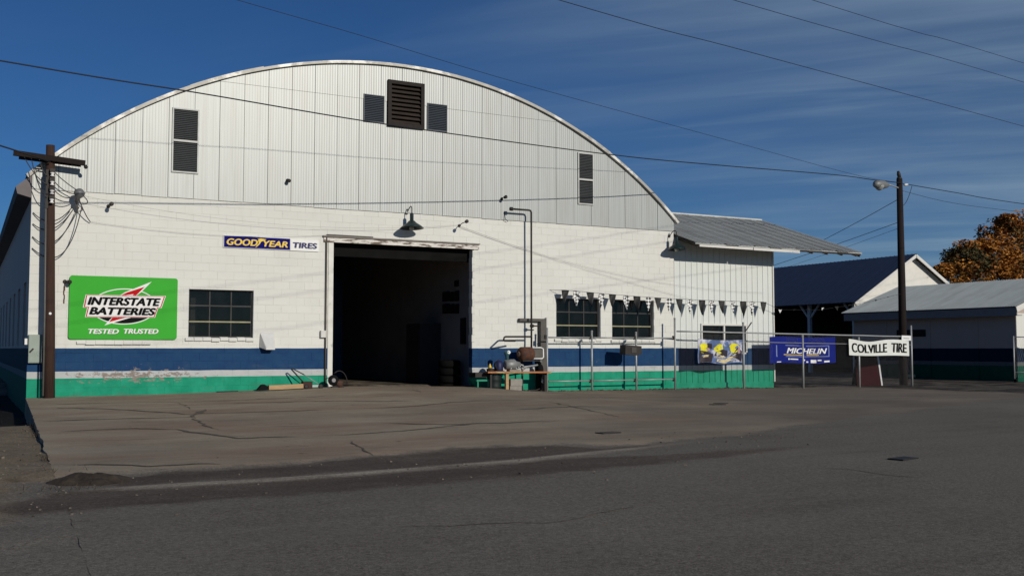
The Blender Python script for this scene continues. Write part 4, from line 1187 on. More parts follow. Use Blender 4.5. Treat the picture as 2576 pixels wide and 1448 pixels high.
# metal scoop under window
o = thing('vent_hood', (5.55, 0, 1.15), 'bent white sheet metal hood sticking out between window and door', 'vent')
b = MB()
b.face([(5.38, -.02, 1.52), (5.74, -.02, 1.52), (5.70, -.26, 1.16), (5.48, -.26, 1.16)])
b.face([(5.38, -.02, 1.52), (5.48, -.26, 1.16), (5.47, -.27, 1.10), (5.36, -.02, 1.16)])
b.face([(5.74, -.02, 1.52), (5.73, -.02, 1.16), (5.70, -.27, 1.10), (5.70, -.26, 1.16)])
b.face([(5.48, -.26, 1.16), (5.70, -.26, 1.16), (5.70, -.27, 1.10), (5.47, -.27, 1.10)])
b.build('hood_sheet', mat('hood_white', (.60, .60, .58), .7, .0, var=.08), o)
MB().box(5.40, 5.72, -.018, -.004, 1.14, 1.54).build('back_plate', MATS['hood_white'], o)
# electrical panel on the left
o = thing('electrical_box', (.16, 0, .8), 'grey green electrical cabinet on the wall left of the pole', 'electrical box')
MB().box(.02, .31, -.13, -.004, .80, 1.45).build('cabinet', mat('panel_green', (.27, .32, .28), .5, .1, var=.08), o)
MB().box(.03, .30, -.14, -.131, .82, 1.43).build('door', MATS['panel_green'], o)
MB().bar((.05, -.165, 1.05), (.12, -.165, 1.13), .03, .035).build('handle', M_IRON, o)
MB().box(-.06, -.005, -.05, .03, 1.22, 1.36).build('meter', M_WHITE, o)

# ------------------------------------------------------------------ utility poles and wires
o = thing('utility_pole', (.40, -.30, -.1), 'brown wooden pole with crossarm and insulator rack at workshop corner', 'pole')
PX, PY = .40, -.30
MB().tube([(PX + .07, PY, -.15), (PX + .04, PY, 1.5), (PX, PY, 3.5), (PX - .045, PY, 5.84)], [.125, .12, .108, .095], 14).build('pole_shaft', M_POLEW, o)
b = MB(); b.bar((-.42, PY - .14, 5.57), (1.10, PY - .14, 5.46), .09, .12); b.build('crossarm', M_POLED, o)
b = MB(); b.bar((-.30, PY + .0, 5.50), (1.02, PY + .0, 5.43), .07, .08); b.build('crossarm', M_POLED, o)
b = MB(); b.lathe((1.10, PY - .14, 5.42), (.3, 0, -1), [(0, .03), (.05, .05), (.09, .03)], 8); b.build('arm_bolt', M_IRON, o)
for k in range(4):
    z = 5.13 - .205 * k
    i = MB(); i.lathe((PX - .0, PY - .20, z), (0, 0, 1), [(-.05, .035), (-.035, .055), (-.012, .03), (.012, .03), (.035, .055), (.05, .035)], 10); i.build('insulator', mat('porcelain', (.75, .74, .72), .25), o)
    MB().bar((PX, PY - .08, z + .09), (PX, PY - .25, z + .09), .11, .075).build('rack_clevis', M_IRON, o)
MB().box(PX - .13, PX - .07, PY - .13, PY - .05, 4.35, 5.25).build('rack_bar', M_IRON, o)
MB().tube([(PX - .07, PY - .115, .05), (PX - .08, PY - .115, 2), (PX - .115, PY - .1, 4.4)], .022, 8).build('conduit', mat('pole_conduit', (.13, .13, .12), .6, .2), o)
MB().lathe((PX + .035, PY - .128, 1.93), (0, -1, 0), [(0, .03), (.015, .03)], 10).build('marker', M_WHITE, o)
# service head on wall and drooping cables
o = thing('weatherhead', (.97, -.35, 4.70), 'grey weatherhead with black drip loops on wall beside left pole', 'service head')
MB().lathe((.97, -.30, 4.66), (.25, -.5, .9), [(-.12, .05), (0, .06), (.08, .12), (.16, .12), (.22, .05)], 12).build('hood', mat('head_grey', (.16, .16, .165), .5, .2), o)
MB().tube([(.97, 0, 4.35), (.97, -.12, 4.42), (.97, -.28, 4.62)], .03, 8).build('mast_arm', MATS['head_grey'], o)
def droop(a, c, sag, n=14, side=(0, 0, 0)):
    a, c = Vector(a), Vector(c); s = Vector(side)
    return [a.lerp(c, t) + Vector((0, 0, -sag * 4 * t * (1 - t))) + s * (4 * t * (1 - t)) for t in [k / n for k in range(n + 1)]]
G = 'service cables between the left pole and the wall'
loops = [((PX, PY - .22, 5.22), (.98, -.38, 4.80), .03, (0, 0, 0), 'thin cable running from the pole top down to the service head'),
         ((PX, PY - .22, 5.02), (.95, -.38, 4.74), .10, (0, 0, 0), 'thin cable from second insulator to the service head'),
         ((PX, PY - .22, 4.82), (.92, -.38, 4.68), .12, (0, 0, 0), 'thin cable from third insulator to the service head'),
         ((1.02, -.40, 4.74), (1.02, -.34, 4.50), .16, (.16, 0, .1), 'black cable looped out right under the service head'),
         ((.99, -.38, 4.62), (1.28, -.06, 4.13), .05, (0, 0, 0), 'short cable from service head down to a wall clip'),
         ((.04, -.04, 4.28), (.90, -.36, 4.50), .30, (0, 0, 0), 'cable drooping behind the pole, highest of the four wall loops'),
         ((.04, -.04, 4.02), (.92, -.36, 4.46), .32, (0, 0, 0), 'cable drooping behind the pole, second of the four wall loops'),
         ((.04, -.04, 3.72), (1.0, -.34, 4.44), .46, (0, 0, 0), 'cable drooping behind the pole, third of the four wall loops'),
         ((.04, -.04, 3.45), (1.06, -.34, 4.46), .62, (.12, 0, 0), 'cable drooping behind the pole, lowest of the four wall loops'),
         ((-.20, PY - .16, 5.50), (PX - .1, PY - .16, 4.9), .10, (0, 0, 0), 'jumper cable hanging from crossarm to insulator rack, nearest arm end'),
         ((-.05, PY - .16, 5.48), (PX - .1, PY - .16, 4.6), .18, (0, 0, 0), 'long jumper cable hanging from crossarm to bottom of insulator rack'),
         ((.12, PY - .16, 5.46), (PX - .1, PY - .16, 5.1), .08, (0, 0, 0), 'short jumper cable hanging from crossarm next to the pole')]
for a, c, s, side, lb in loops:
    MB().tube(droop(a, c, s, 14, side), .011, 6).build('service_cable', M_GREYW, label=lb, cat='cable', group=G)
MB().tube(droop((-9, -3.5, 6.3), (PX - .05, PY - .2, 5.42), .05, 16, (0, 0, .35)), .018, 6).build('service_cable', M_WIRE, label='black cable arriving at the left pole crossarm from off to the left', cat='cable', group=G)

for pts_, sg_, lb in (((( .99, -.34, 4.72), (10.99, -.06, 4.62)), .36, 'thin cable strung along the wall from service head to bullet light'),
                     (((1.28, -.05, 4.14), (7.08, -.05, 4.12)), .16, 'thin cable strung along the wall from wall clip to door conduit'),
                     (((11.0, -.06, 4.58), (22.2, -.06, 2.99)), .42, 'thin cable strung from bullet light down to annex siding, upper one'),
                     (((11.0, -.06, 4.56), (19.6, -.06, 2.62)), .10, 'thin cable strung from bullet light down to annex siding, lower one')):
    MB().tube(droop(pts_[0], pts_[1], sg_, 24), .0032, 5).build('strung_cable', mat('pale_cable', (.34, .33, .31), .8), label=lb, cat='cable', group='thin cables strung along the wall')
RP = (28.90, .07)
o = thing('utility_pole', (RP[0], RP[1], -.2), 'tall dark pole with street lamp standing behind the chain-link fence', 'pole')
MB().tube([(RP[0] - .02, RP[1], -.3), (RP[0], RP[1], 3.5), (RP[0], RP[1], 7.35)], [.15, .13, .105], 14).build('pole_shaft', M_POLED, o)
b = MB(); b.lathe((RP[0] - .01, RP[1], 7.33), (0, 0, 1), [(0, .105), (.06, .09), (.10, .05)], 12); b.tube([(RP[0] + .02, RP[1], 7.35), (RP[0] - .03, RP[1], 7.52), (RP[0] - .06, RP[1], 7.64)], [.06, .07, .04], 8); b.build('pole_cap', M_IRON, o)
b = MB(); b.tube([(RP[0], RP[1], 7.0), (RP[0] - .5, RP[1] - .1, 7.05), (RP[0] - .95, RP[1] - .2, 7.06)], .03, 8); b.build('lamp_arm', M_STEEL, o)
b = MB(); ax = Vector((-1, -.2, -.06)).normalized()
b.lathe((RP[0] - .75, RP[1] - .16, 7.04), ax, [(0, .04), (.12, .10), (.35, .15), (.65, .16), (.85, .13), (.95, .04)], 14)
b.build('lamp_head', mat('lamp_grey', (.20, .21, .21), .5, .2), o)
b = MB(); b.lathe((RP[0] - 1.35, RP[1] - .28, 6.97), (-.1, 0, -1), [(0, .17), (.07, .16), (.15, .10), (.19, .02)], 14); b.build('lamp_lens', mat('lens_grey', (.30, .31, .30), .2), o)
MB().lathe((RP[0] + .12, RP[1] - .1, 7.12), (1, 0, .2), [(0, .03), (.1, .05), (.2, .03)], 8).build('insulator', MATS['porcelain'], o)
WG = 'overhead wires'
def wire(pts, r, label, mt=M_WIRE, grp=WG):
    # smooth through the surveyed points
    P_ = [Vector(p) for p in pts]; res = []
    for k in range(len(P_) - 1):
        p0, p1, p2, p3 = P_[max(k - 1, 0)], P_[k], P_[k + 1], P_[min(k + 2, len(P_) - 1)]
        for j in range(8):
            t = j / 8; res.append(.5 * ((2 * p1) + (p2 - p0) * t + (2 * p0 - 5 * p1 + 4 * p2 - p3) * t * t + (3 * p1 - p0 - 3 * p2 + p3) * t ** 3))
    res.append(P_[-1])
    MB().tube(res, r, 6).build('overhead_wire', mt, label=label, cat='wire', group=grp)
wire([(-14, -7.85, 6.6), (-0.85, -5.41, 6.39), (2.83, -4.73, 6.38), (7.57, -3.86, 6.35), (14.39, -2.60, 6.50), (18.77, -1.80, 6.71), (24.89, -.67, 7.07), (27.29, -.23, 7.14), (28.88, -.05, 7.18)], .014, 'thick black cable crossing in front of the arched gable to the right pole')
wire([(28.9, .0, 7.18), (32.75, .78, 7.23), (38.5, 1.84, 7.29), (60, 5.8, 7.9)], .014, 'thick black cable leaving the right pole to the right')
wire([(28.9, .1, 6.95), (33.25, 1.3, 6.92), (39.98, 2.95, 7.16), (60, 8.1, 8.1)], .007, 'thin wire below the thick cable right of the pole')
wire([(-6, -7.55, 8.7), (3.39, -5.51, 8.19), (6.2, -4.9, 8.05), (10.73, -3.91, 7.77), (18.43, -2.22, 7.46), (25.93, -.58, 7.17), (28.8, .0, 7.2)], .006, 'thin wire crossing the sky just above the arched roof to the right pole')
wire([(-10, -17.67, 5.9), (6.35, -13.31, 6.29), (11.32, -11.98, 6.51), (23.58, -8.71, 7.06), (60, 1.0, 8.6)], .006, 'wire across the upper right sky, lowest of the three')
wire([(-10, -17.67, 6.0), (10.68, -12.15, 7.35), (15.69, -10.82, 7.70), (23.67, -8.69, 8.27), (60, 1.0, 10.5)], .006, 'wire across the upper right sky, middle of the three')
wire([(-10, -17.67, 6.4), (13.25, -11.47, 7.98), (17.49, -10.34, 8.29), (23.71, -8.68, 8.80), (60, 1.0, 11.4)], .006, 'wire across the upper right sky, topmost of the three')
for (a, c, rr, lb) in (((2225, 500), (2068, 605), .012, 'upper thin guy wire from the right pole down behind the annex roof'), ((2258, 560), (1955, 664), .010, 'middle thin guy wire from the right pole down behind the annex roof'), ((2258, 575), (1990, 668), .006, 'lowest thin guy wire from the right pole down behind the annex roof')):
    A = onY(*a, .1); B = onY(*c, 10.0); A = Vector((RP[0] - .1, RP[1] + .05, A.z))
    wire([A, A.lerp(B, .5) + Vector((0, 0, -.03)), B.lerp(B + (B - A), .25)], rr, lb)
MB().tube(droop((RP[0] + .1, RP[1], 6.35), (RP[0] + .95, RP[1] + .25, 7.2), .16, 12), .010, 6).build('service_cable', M_WIRE, label='short cable loop hanging right of the tall dark pole', cat='cable')

# ------------------------------------------------------------------ pipe mast, tank and clutter right of the door
o = thing('pipe_mast', (13.10, -.29, 0), 'tall dark steam pipe rising up the wall and bending left at gable', 'pipe')
X = 13.17; Y = -.29
b = MB(); b.tube([(X, Y, .75), (X, Y, 2.5), (X, Y, 5.08), (X - .03, Y, 5.13), (X - .08, Y, 5.14), (12.50, Y, 5.14)], .028, 10); b.build('riser', M_IRON, o)
MB().lathe((12.50, Y, 5.14), (-1, 0, 0), [(-.07, .03), (-.05, .055), (.03, .055), (.05, .02)], 10).build('end_fitting', M_IRON, o)
MB().lathe((X + .0, Y, 1.78), (1, 0, 0), [(-.03, .045), (.05, .05), (.10, .02)], 10).build('tee', M_IRON, o)
b = MB(); b.tube([(X + .05, Y, 1.78), (X + .30, Y, 1.78)], .02, 8); b.build('branch_pipe', M_IRON, o)
b = MB(); b.tube([(X, Y, 1.47), (12.33, Y, 1.465), (12.28, Y - .01, 1.45), (12.10, Y - .30, 1.36), (12.14, Y - .31, 1.345), (12.58, Y - .10, 1.345)], .026, 8); b.build('branch_pipe', M_IRON, o)
b = MB(); b.tube([(12.42, -.02, 5.10), (12.42, -.10, 4.86), (12.52, -.06, 4.80)], .010, 6); b.build('hook_rod', M_IRON, o)
o = thing('channel_stand', (13.4, -.12, 0), 'grey steel channel frame fixed to the wall beside the tall pipe', 'frame')
MS = mat('channel_grey', (.085, .078, .07), .6, .2, var=.2, scale=8)
MB().box(12.88, 13.74, -.14, -.02, 1.92, 2.0).build('top_channel', MS, o)
MB().box(13.56, 13.74, -.16, -.02, -.12, 1.918).build('upright', MS, o)
MB().box(13.78, 13.80, -.10, -.02, -.1, 2.03).build('edge_strip', M_STEEL, o)
# rusty tank with white strap
o = thing('rusty_tank', (12.95, -.45, .78), 'small rusty round tank hung beside the pipe with a white strap', 'tank')
MB().lathe((12.66, -.47, .97), (1, .12, 0), [(0, .10), (.04, .18), (.08, .205), (.40, .205), (.44, .18), (.47, .1)], 20).build('tank_body', M_RUST, o)
MB().lathe((12.648, -.47, .97), (1, .12, 0), [(0, .05), (.02, .09)], 16).build('tank_cap', mat('tan_metal', (.33, .2, .13), .7), o)
b = MB(); b.tube([(13.08, -.5, 1.15), (13.36, -.5, 1.155), (13.44, -.5, 1.12), (13.45, -.5, .88), (13.40, -.5, .84), (13.08, -.5, .84)], .020, 8); b.build('strap', M_WHITE, o)
MB().box(13.10, 13.42, -.47, -.30, .87, 1.12).build('motor_box', mat('motor_grey', (.10, .095, .085), .7, .1, var=.2), o)
b = MB(); b.bar((12.75, -.4, .78), (13.4, -.4, .78), .30, .03); b.bar((13.35, -.25, .76), (13.35, -.25, -.1), .05, .05); b.bar((12.86, -.3, .76), (12.86, -.3, -.1), .04, .04); b.build('stand', M_IRON, o)
# plank bench
o = thing('plank_bench', (12.4, -.78, 0), 'orange wooden plank laid across a post as rough bench by the door', 'bench')
MB().obox((12.48, -.78, .465), (1, 0, -.01), (0, 1, 0), (.01, 0, 1), 1.01, .10, .022).build('plank', M_PLANK, o)
MB().box(12.06, 12.15, -.82, -.73, -.14, .44).build('leg', M_LUMBER, o)
MB().box(13.36, 13.44, -.72, -.64, -.14, .43).build('leg', M_IRON, o)
MB().box(11.60, 11.66, -.75, -.69, -.08, .44).build('leg', M_IRON, o)
# concrete blocks
for k, (z, dx) in enumerate(((-.11, 0), (.085, .02))):
    MB().box(12.20 + dx, 12.57 + dx, -.80, -.60, z, z + .19).build('concrete_block', M_CONC, label=('lower' if k == 0 else 'upper') + ' concrete block stacked under the orange plank', cat='block', group='concrete blocks under the plank')
# pump with valves on the plank
o = thing('pump_engine', (12.3, -.72, .49), 'grey pump engine with round cap sitting on the orange plank', 'pump')
MB().lathe((12.05, -.75, .68), (1, 0, 0), [(0, .08), (.03, .14), (.30, .15), (.36, .10), (.48, .07)], 16).build('pump_body', mat('pump_grey', (.23, .235, .23), .5, .3, var=.2), o)
MB().lathe((12.13, -.75, .80), (0, 0, 1), [(0, .05), (.14, .05), (.16, .08), (.24, .085), (.27, .04)], 12).build('filler_cap', mat('cap_teal', (.05, .13, .15), .5), o)
MB().lathe((12.15, -.80, 1.02), (0, -1, .3), [(0, .05), (.03, .05)], 10).build('gauge', M_WHITE, o)
b = MB()
for k in range(7):
    b.lathe((12.2 + .06 * k, -.8 + .02 * (k % 2), .55 + .03 * (k % 3)), (0, -1, .4), [(0, .025), (.06, .03), (.08, .012)], 8)
b.tube([(12.45, -.75, .70), (12.62, -.78, .66), (12.70, -.76, .56), (12.60, -.74, .50)], .02, 8); b.tube([(12.62, -.7, .60), (12.85, -.66, .62), (13.2, -.6, .66)], .025, 8)
b.build('fittings', M_STEEL, o)
b = MB(); b.box(12.16, 12.50, -.86, -.66, .49, .54); b.build('base_plate', M_CONC, o)
o = thing('blue_motor', (11.9, -.7, .49), 'dark blue electric motor standing on the left end of the plank', 'motor')
MB().lathe((11.88, -.72, .49), (0, 0, 1), [(0, .12), (.05, .13), (.22, .13), (.30, .08), (.33, .03)], 14).build('motor_body', mat('navy_paint', (.015, .02, .07), .5, .1), o)
b = MB(); b.box(11.74, 12.02, -.80, -.64, .487, .51); b.tube([(11.8, -.8, .52), (11.72, -.84, .66), (11.76, -.8, .74)], .018, 6); b.build('motor_foot', M_IRON, o)
o = thing('gear_box', (11.58, -.72, .4), 'small black gearbox with yellow cone at the left plank end', 'gearbox')
MB().lathe((11.62, -.72, .49), (0, 0, 1), [(0, .10), (.07, .11), (.10, .06)], 12).build('gear_case', M_IRON, o)
MB().lathe((11.60, -.74, .59), (0, 0, 1), [(0, .05), (.05, .035), (.12, .01)], 10).build('cone', M_YEL, o)
# drums and cart below
o = thing('steel_drum', (11.95, -.55, -.1), 'dark green drum standing under the left half of the plank', 'drum')
MB().lathe((11.85, -.50, -.12), (0, 0, 1), [(0, .20), (.02, .21), (.17, .205), (.19, .215), (.21, .205), (.36, .205), (.38, .215), (.40, .205), (.50, .205), (.52, .19)], 20).build('drum_body', mat('drum_dark', (.010, .018, .017), .6, .1, var=.2), o)
o = thing('floor_cart', (11.55, -.45, -.05), 'low green and black wheeled cart between door edge and drum', 'cart')
MGN = mat('cart_green', (.02, .25, .15), .6, var=.2)
MB().box(11.25, 11.68, -.62, -.22, .22, .27).build('deck', MGN, o)
b = MB(); b.box(11.22, 11.70, -.60, -.2, .33, .46); b.build('load', M_IRON, o)
for sx in (11.30, 11.62):
    MB().box(sx - .02, sx + .02, -.60, -.56, -.02, .22).build('leg', MGN, o)
    MB().lathe((sx - .01, -.60, .0), (0, -1, 0), [(0, .03), (0.005, .06), (.03, .06), (.035, .03)], 12).build('wheel', M_IRON, o)
o = thing('gas_bottle', (13.52, -.45, -.1), 'tall black gas bottle standing by the first fence post', 'gas bottle')
MB().lathe((13.42, -.36, -.12), (0, 0, 1), [(0, .08), (.02, .095), (.68, .095), (.76, .07), (.80, .03), (.87, .03)], 14).build('bottle_body', M_BLACK, o)
MB().box(13.38, 13.47, -.40, -.32, .75, .80).build('valve', M_STEEL, o)
o = thing('meter_valve', (13.45, -.55, .1), 'white round valve cover near the foot of the gas bottle', 'valve')
MB().lathe((13.40, -.56, .19), (0, -1, .1), [(0, .06), (.03, .06), (.05, .03)], 12).build('cover', M_WHITE, o)
MB().tube([(13.40, -.55, .19), (13.40, -.5, .0), (13.2, -.5, -.06), (12.65, -.5, -.07)], .02, 8).build('ground_pipe', M_IRON, o)

# ------------------------------------------------------------------ left of the door: timber, jack, reel
o = thing('timber_baulk', (5.6, -.45, .07), 'short pale square timber lying at the wall foot left of door', 'timber')
MB().obox((5.92, -.50, .165), (1, 0, .03), (0, 1, 0), (-.03, 0, 1), .44, .07, .055).build('timber_body', M_LUMBER, o)
o = thing('wheel_chock', (5.3, -.5, .06), 'black rubber wedge lying at left end of the timber', 'chock')
MB().prismY([(5.18, .085), (5.47, .10), (5.47, .17), (5.36, .235), (5.30, .22)], -.60, -.40).build('wedge', M_BLACK, o)
o = thing('flat_bar', (4.55, -.35, .06), 'flat black steel bar lying on concrete below the window', 'bar')
MB().obox((4.50, -.35, .068), (1, .03, .012), (0, 1, 0), (0, 0, 1), .26, .04, .012).build('bar_body', M_IRON, o)
o = thing('floor_jack', (6.6, -.45, .1), 'old trolley jack with tall black handle leaning by the door', 'jack')
b = MB(); b.tube([(6.12, -.30, .60), (6.38, -.46, .28)], .018, 8); b.tube([(6.12, -.30, .60), (6.16, -.30, .61), (6.42, -.42, .46)], .014, 8); b.build('handle', M_IRON, o)
MB().tube([(6.42, -.42, .46), (6.78, -.50, .22)], .010, 8).build('rod', M_STEEL, o)
MB().box(6.36, 6.60, -.56, -.36, .10, .29).build('jack_body', mat('jack_red', (.045, .018, .014), .7, .1, var=.3), o)
for x in (6.44, 6.82):
    MB().lathe((x, -.58, .16), (0, 1, 0), [(0, .03), (.005, .06), (.04, .06), (.045, .03)], 14).build('wheel', M_IRON, o)
MB().bar((6.58, -.48, .17), (6.86, -.5, .17), .08, .05).build('side_frame', M_STEEL, o)
o = thing('hose_reel', (7.3, -.45, .1), 'small wheeled hose reel with curved hoop at left door jamb', 'reel')
MB().lathe((7.16, -.5, .31), (0, -1, 0), [(0, .06), (.01, .14), (.05, .14), (.055, .06)], 18).build('wheel', M_BLACK, o)
MB().lathe((7.16, -.56, .31), (0, -1, 0), [(0, .06), (.02, .05)], 14).build('hub', mat('hub_grey', (.25, .24, .25), .5), o)
b = MB(); b.tube([(7.10 + .22 * (1 - cos(a)) * 1.0 + .0, -.52, .20 + .33 * sin(a) + .02) for a in [pi * .30 + pi * .70 * k / 14 for k in range(15)]], .012, 8); b.build('hoop', M_IRON, o)
b = MB(); b.lathe((7.34, -.5, .22), (0, -1, 0), [(0, .02), (.01, .09), (.05, .09), (.06, .02)], 14); b.build('drum', M_RUST, o)
MB().box(7.12, 7.46, -.53, -.44, .12, .155).build('base', M_IRON, o)

# ------------------------------------------------------------------ pipe fence and chain link
def hp(x, y): return hap(x, y) - .02
o = thing('pipe_fence', (15.5, -.5, 0), 'steel pipe rail fence standing before the two right workshop windows', 'fence')
FY = -.50
for x, zt in ((13.57, 1.70), (15.10, 1.63), (16.69, 1.60), (18.15, 2.05)):
    b = MB(); b.tube([(x, FY, -.2), (x, FY, zt)], .030, 10); b.lathe((x, FY, zt), (0, 0, 1), [(0, .036), (.02, .036), (.035, .015)], 10); b.build('post', M_STEEL, o)
    MB().box(x - .075, x - .028, FY - .04, FY + .04, 1.40, 1.52).build('clamp', M_IRON, o)
    MB().box(x - .075, x - .028, FY - .04, FY + .04, .12, .22).build('clamp', M_IRON, o)
for a, c in ((13.62, 15.03), (15.14, 16.62), (16.73, 18.08)):
    for z in (1.45, .18):
        MB().tube([(a, FY, z), (c, FY, z + .003)], .020, 8).build('rail', M_STEEL, o)
o = thing('box_on_post', (16.35, -.65, .93), 'black steel box clamped to pipe fence post below the windows', 'box')
b = MB(); b.prismY([(16.05, .95), (16.50, .92), (16.64, .96), (16.64, 1.20), (16.06, 1.24)], -.86, -.56); b.build('box_body', M_IRON, o)
MB().box(16.26, 16.44, -.88, -.862, 1.00, 1.16).build('lid', mat('lid_grey', (.06, .055, .05), .6), o)
o = thing('chain_link_fence', (23.2, -.7, -.2), 'chain-link fence with top rail carrying the three banners', 'fence')
CY = -.70
posts = [(20.72, 1.97), (23.26, 1.58), (25.84, 1.52), (28.43, 1.95)]
def frz(x): return 1.66 + (x - 18.15) * (1.57 - 1.66) / 8.1
for x, zt in posts:
    MB().tube([(x, CY, -.3), (x, CY, zt)], .034, 10).build('post', M_STEEL, o)
MB().tube([(18.18, FY - .06, frz(18.15))] + [(x, CY, frz(x) + .006 * sin(x * 3)) for x in (19, 20, 21, 22, 23, 24, 25, 26, 27, 28)] + [(28.4, CY, frz(28.4))], .024, 8).build('top_rail', M_STEEL, o)
MB().tube([(18.18, FY - .06, 1.37), (20.72, CY, 1.34), (23.26, CY, 1.31), (25.84, CY, 1.28), (28.43, CY, 1.26)], .010, 6).build('tension_wire', M_STEEL, o)
MB().bar((20.74, CY, 1.60), (21.02, CY - .06, 1.97), .03, .03).build('barb_arm', M_IRON, o)
b = MB(); p = .062; zl = -.12
def link(xa, za, xb, zb):
    def yy(x): return (CY if x > 19 else CY + (19 - x) * .16) + .012
    A, B = Vector((xa, yy(xa), za)), Vector((xb, yy(xb), zb)); d = (B - A).normalized(); s = Vector((0, 1, 0)); u2 = d.cross(s).normalized(); r_ = .0010
    i = len(b.v)
    for Q in (A, B):
        for an in (90, 210, 330): b.v.append(tuple(Q + (s * cos(radians(an)) + u2 * sin(radians(an))) * r_))
    for k in range(3): b.f.append((i + k, i + (k + 1) % 3, i + 3 + (k + 1) % 3, i + 3 + k)); b.mi.append(0); b.sm.append(True)
X0, X1 = 18.2, 28.4
n = int((X1 - X0 + 1.8) / p)
for k in range(n):
    for sgn in (1, -1):
        xs = X0 - 1.8 + k * p if sgn > 0 else X0 + k * p
        H_ = 1.74
        xe = xs + sgn * H_
        xa, za, xb, zb = xs, zl - .05, xe, zl - .05 + H_
        lo_x, hi_x = X0, X1
        pts_ = [(xa, za), (xb, zb)]
        if sgn > 0:
            if xa < lo_x: za += lo_x - xa; xa = lo_x
            if xb > hi_x: zb -= xb - hi_x; xb = hi_x
            if xa >= xb: continue
        else:
            if xa > hi_x: za += xa - hi_x; xa = hi_x
            if xb < lo_x: zb -= lo_x - xb; xb = lo_x
            if xb >= xa: continue
        link(xa, za, xb, zb)
b.build('wire_mesh', mat('mesh_wire', (.16, .16, .16), .6, .2), o, kind='stuff')
# banners
def wavy(fx0, fx1, zt, zb, y, seed, amp=.025, nx=36, nz=10):
    def fn(u_, v_):
        x = fx0 + (fx1 - fx0) * u_
        z = zb(u_) + (zt(u_) - zb(u_)) * v_
        yy = y - .02 + amp * noise.noise(Vector((u_ * 4, v_ * 1.8, seed))) + amp * .5 * sin(u_ * 17 + seed) * (1 - v_ * .5)
        return (x, yy, z)
    return fn
def print_poly(b, fn, pts, m=0, dy=-.004, sub=1):
    """flat print that follows the cloth: pts in (u,v)"""
    cu_, cv_ = sum(p[0] for p in pts) / len(pts), sum(p[1] for p in pts) / len(pts)
    def P3(u_, v_): a = fn(min(1, max(0, u_)), min(1, max(0, v_))); return (a[0], a[1] + dy, a[2])
    for k in range(len(pts)):
        (ua, va), (ub, vb) = pts[k], pts[(k + 1) % len(pts)]
        nn = 4
        for j in range(nn):
            t0, t1 = j / nn, (j + 1) / nn
            b.face([P3(cu_, cv_), P3(ua + (ub - ua) * t0, va + (vb - va) * t0), P3(ua + (ub - ua) * t1, va + (vb - va) * t1)], m)
def cloth_text(s, fn, u0, u1, v0, v1, dy, **kw):
    mb = text_mesh(s, u0, u1, v0, v1, 0, **kw)
    mb.v = [(lambda a: (a[0], a[1] + dy + y * .3, a[2]))(fn(min(1, max(0, x)), min(1, max(0, z)))) for x, y, z in mb.v]
    return mb
BYc = CY - .05
o = thing('fence_banner', (19.7, BYc, 1.0), 'small colourful racing banner with yellow patches on the chain-link fence', 'banner')
fn = wavy(18.84, 20.62, lambda u_: 1.40 + .03 * (abs(u_ - .5) * 2) ** 2 - .02 * u_, lambda u_: .67 + .03 * sin(u_ * 9), BYc, 3, .05)
MB().grid(fn, 36, 12).build('cloth', [mat('banner_sky', (.08, .13, .28), .6, var=.5, scale=4, col2=(.55, .55, .62), lo=.46, hi=.6, c2scale=3.0)], o)
PB = MB()
for (u_, v_, ru, rv) in ((.13, .62, .10, .22), (.47, .64, .10, .20), (.80, .64, .10, .22)):
    print_poly(PB, fn, [(u_ + ru * cos(a) * (1 + .25 * sin(3 * a + u_ * 9)), v_ + rv * sin(a)) for a in [2 * pi * k / 12 for k in range(12)]], 0)
PB.build('print_yellow', mat('banner_yellow', (.72, .66, .02), .7, var=.2, scale=8), o)
PB = MB()
for pl in ([(0.02, .0), (.30, .02), (.34, .40), (.18, .48), (.03, .52)], [(.36, .32), (.66, .30), (.66, .56), (.54, .62), (.40, .5)], [(.70, .30), (.98, .03), (.99, .5), (.86, .66), (.78, .4)], [(.20, .60), (.32, .62), (.30, .84), (.20, .84)]):
    print_poly(PB, fn, pl, 0, -.0055)
PB.build('print_dark', mat('banner_dark', (.03, .022, .03), .6, var=.4, scale=8), o)
PB = MB()
for pl in ([(.10, .22), (.27, .26), (.26, .34), (.12, .32)], [(.40, .10), (.58, .02), (.75, .12), (.96, .16), (.95, .26), (.72, .28), (.56, .14), (.42, .2)], [(.40, .30), (.60, .28), (.62, .36), (.42, .38)]):
    print_poly(PB, fn, pl, 0, -.007)
PB.build('print_cream', mat('banner_cream', (.60, .50, .28), .6, var=.3, scale=10), o)
PB = MB()
for pl in ([(.18, .52), (.28, .50), (.26, .62), (.20, .66)], [(.86, .42), (.94, .40), (.93, .66), (.88, .7)]): print_poly(PB, fn, pl, 0, -.008)
PB.build('print_pink', mat('banner_pink', (.38, .25, .27), .6, var=.3, scale=10), o)

o = thing('fence_banner', (23.3, BYc, 1.1), 'wide blue banner with white slanted brand lettering on chain-link fence', 'banner')
fn = wavy(21.83, 24.75, lambda u_: 1.51 - .01 * u_ + .012 * sin(u_ * 8), lambda u_: .64 + .02 * sin(u_ * 7), CY + .03, 8, .02)
fnm = fn
MB().grid(fn, 48, 10).build('cloth', mat('banner_blue', (.010, .018, .17), .85, var=.15, scale=3, spec=.1), o)
b = MB()
def bar_uv(b, u0, u1, v0, v1): print_poly(b, fnm, [(u0, v0), (u1, v0), (u1, v1), (u0, v1)])
for q in ((.23, .90, .655, .685), (.09, .90, .245, .275), (.885, .90, .275, .655), (.09, .105, .275, .68)): bar_uv(b, *q)
b.build('print_frame', mat('frame_pale', (.16, .20, .40), .6), o)
cloth_text('MICHELIN', fn, .25, .86, .37, .58, -.006, shear=.3, bold=.004).build('lettering', M_WHITE, o)
b = MB(); bar_uv(b, .20, .74, .305, .330); b.build('print_stripe', M_YEL, o)
b = MB()
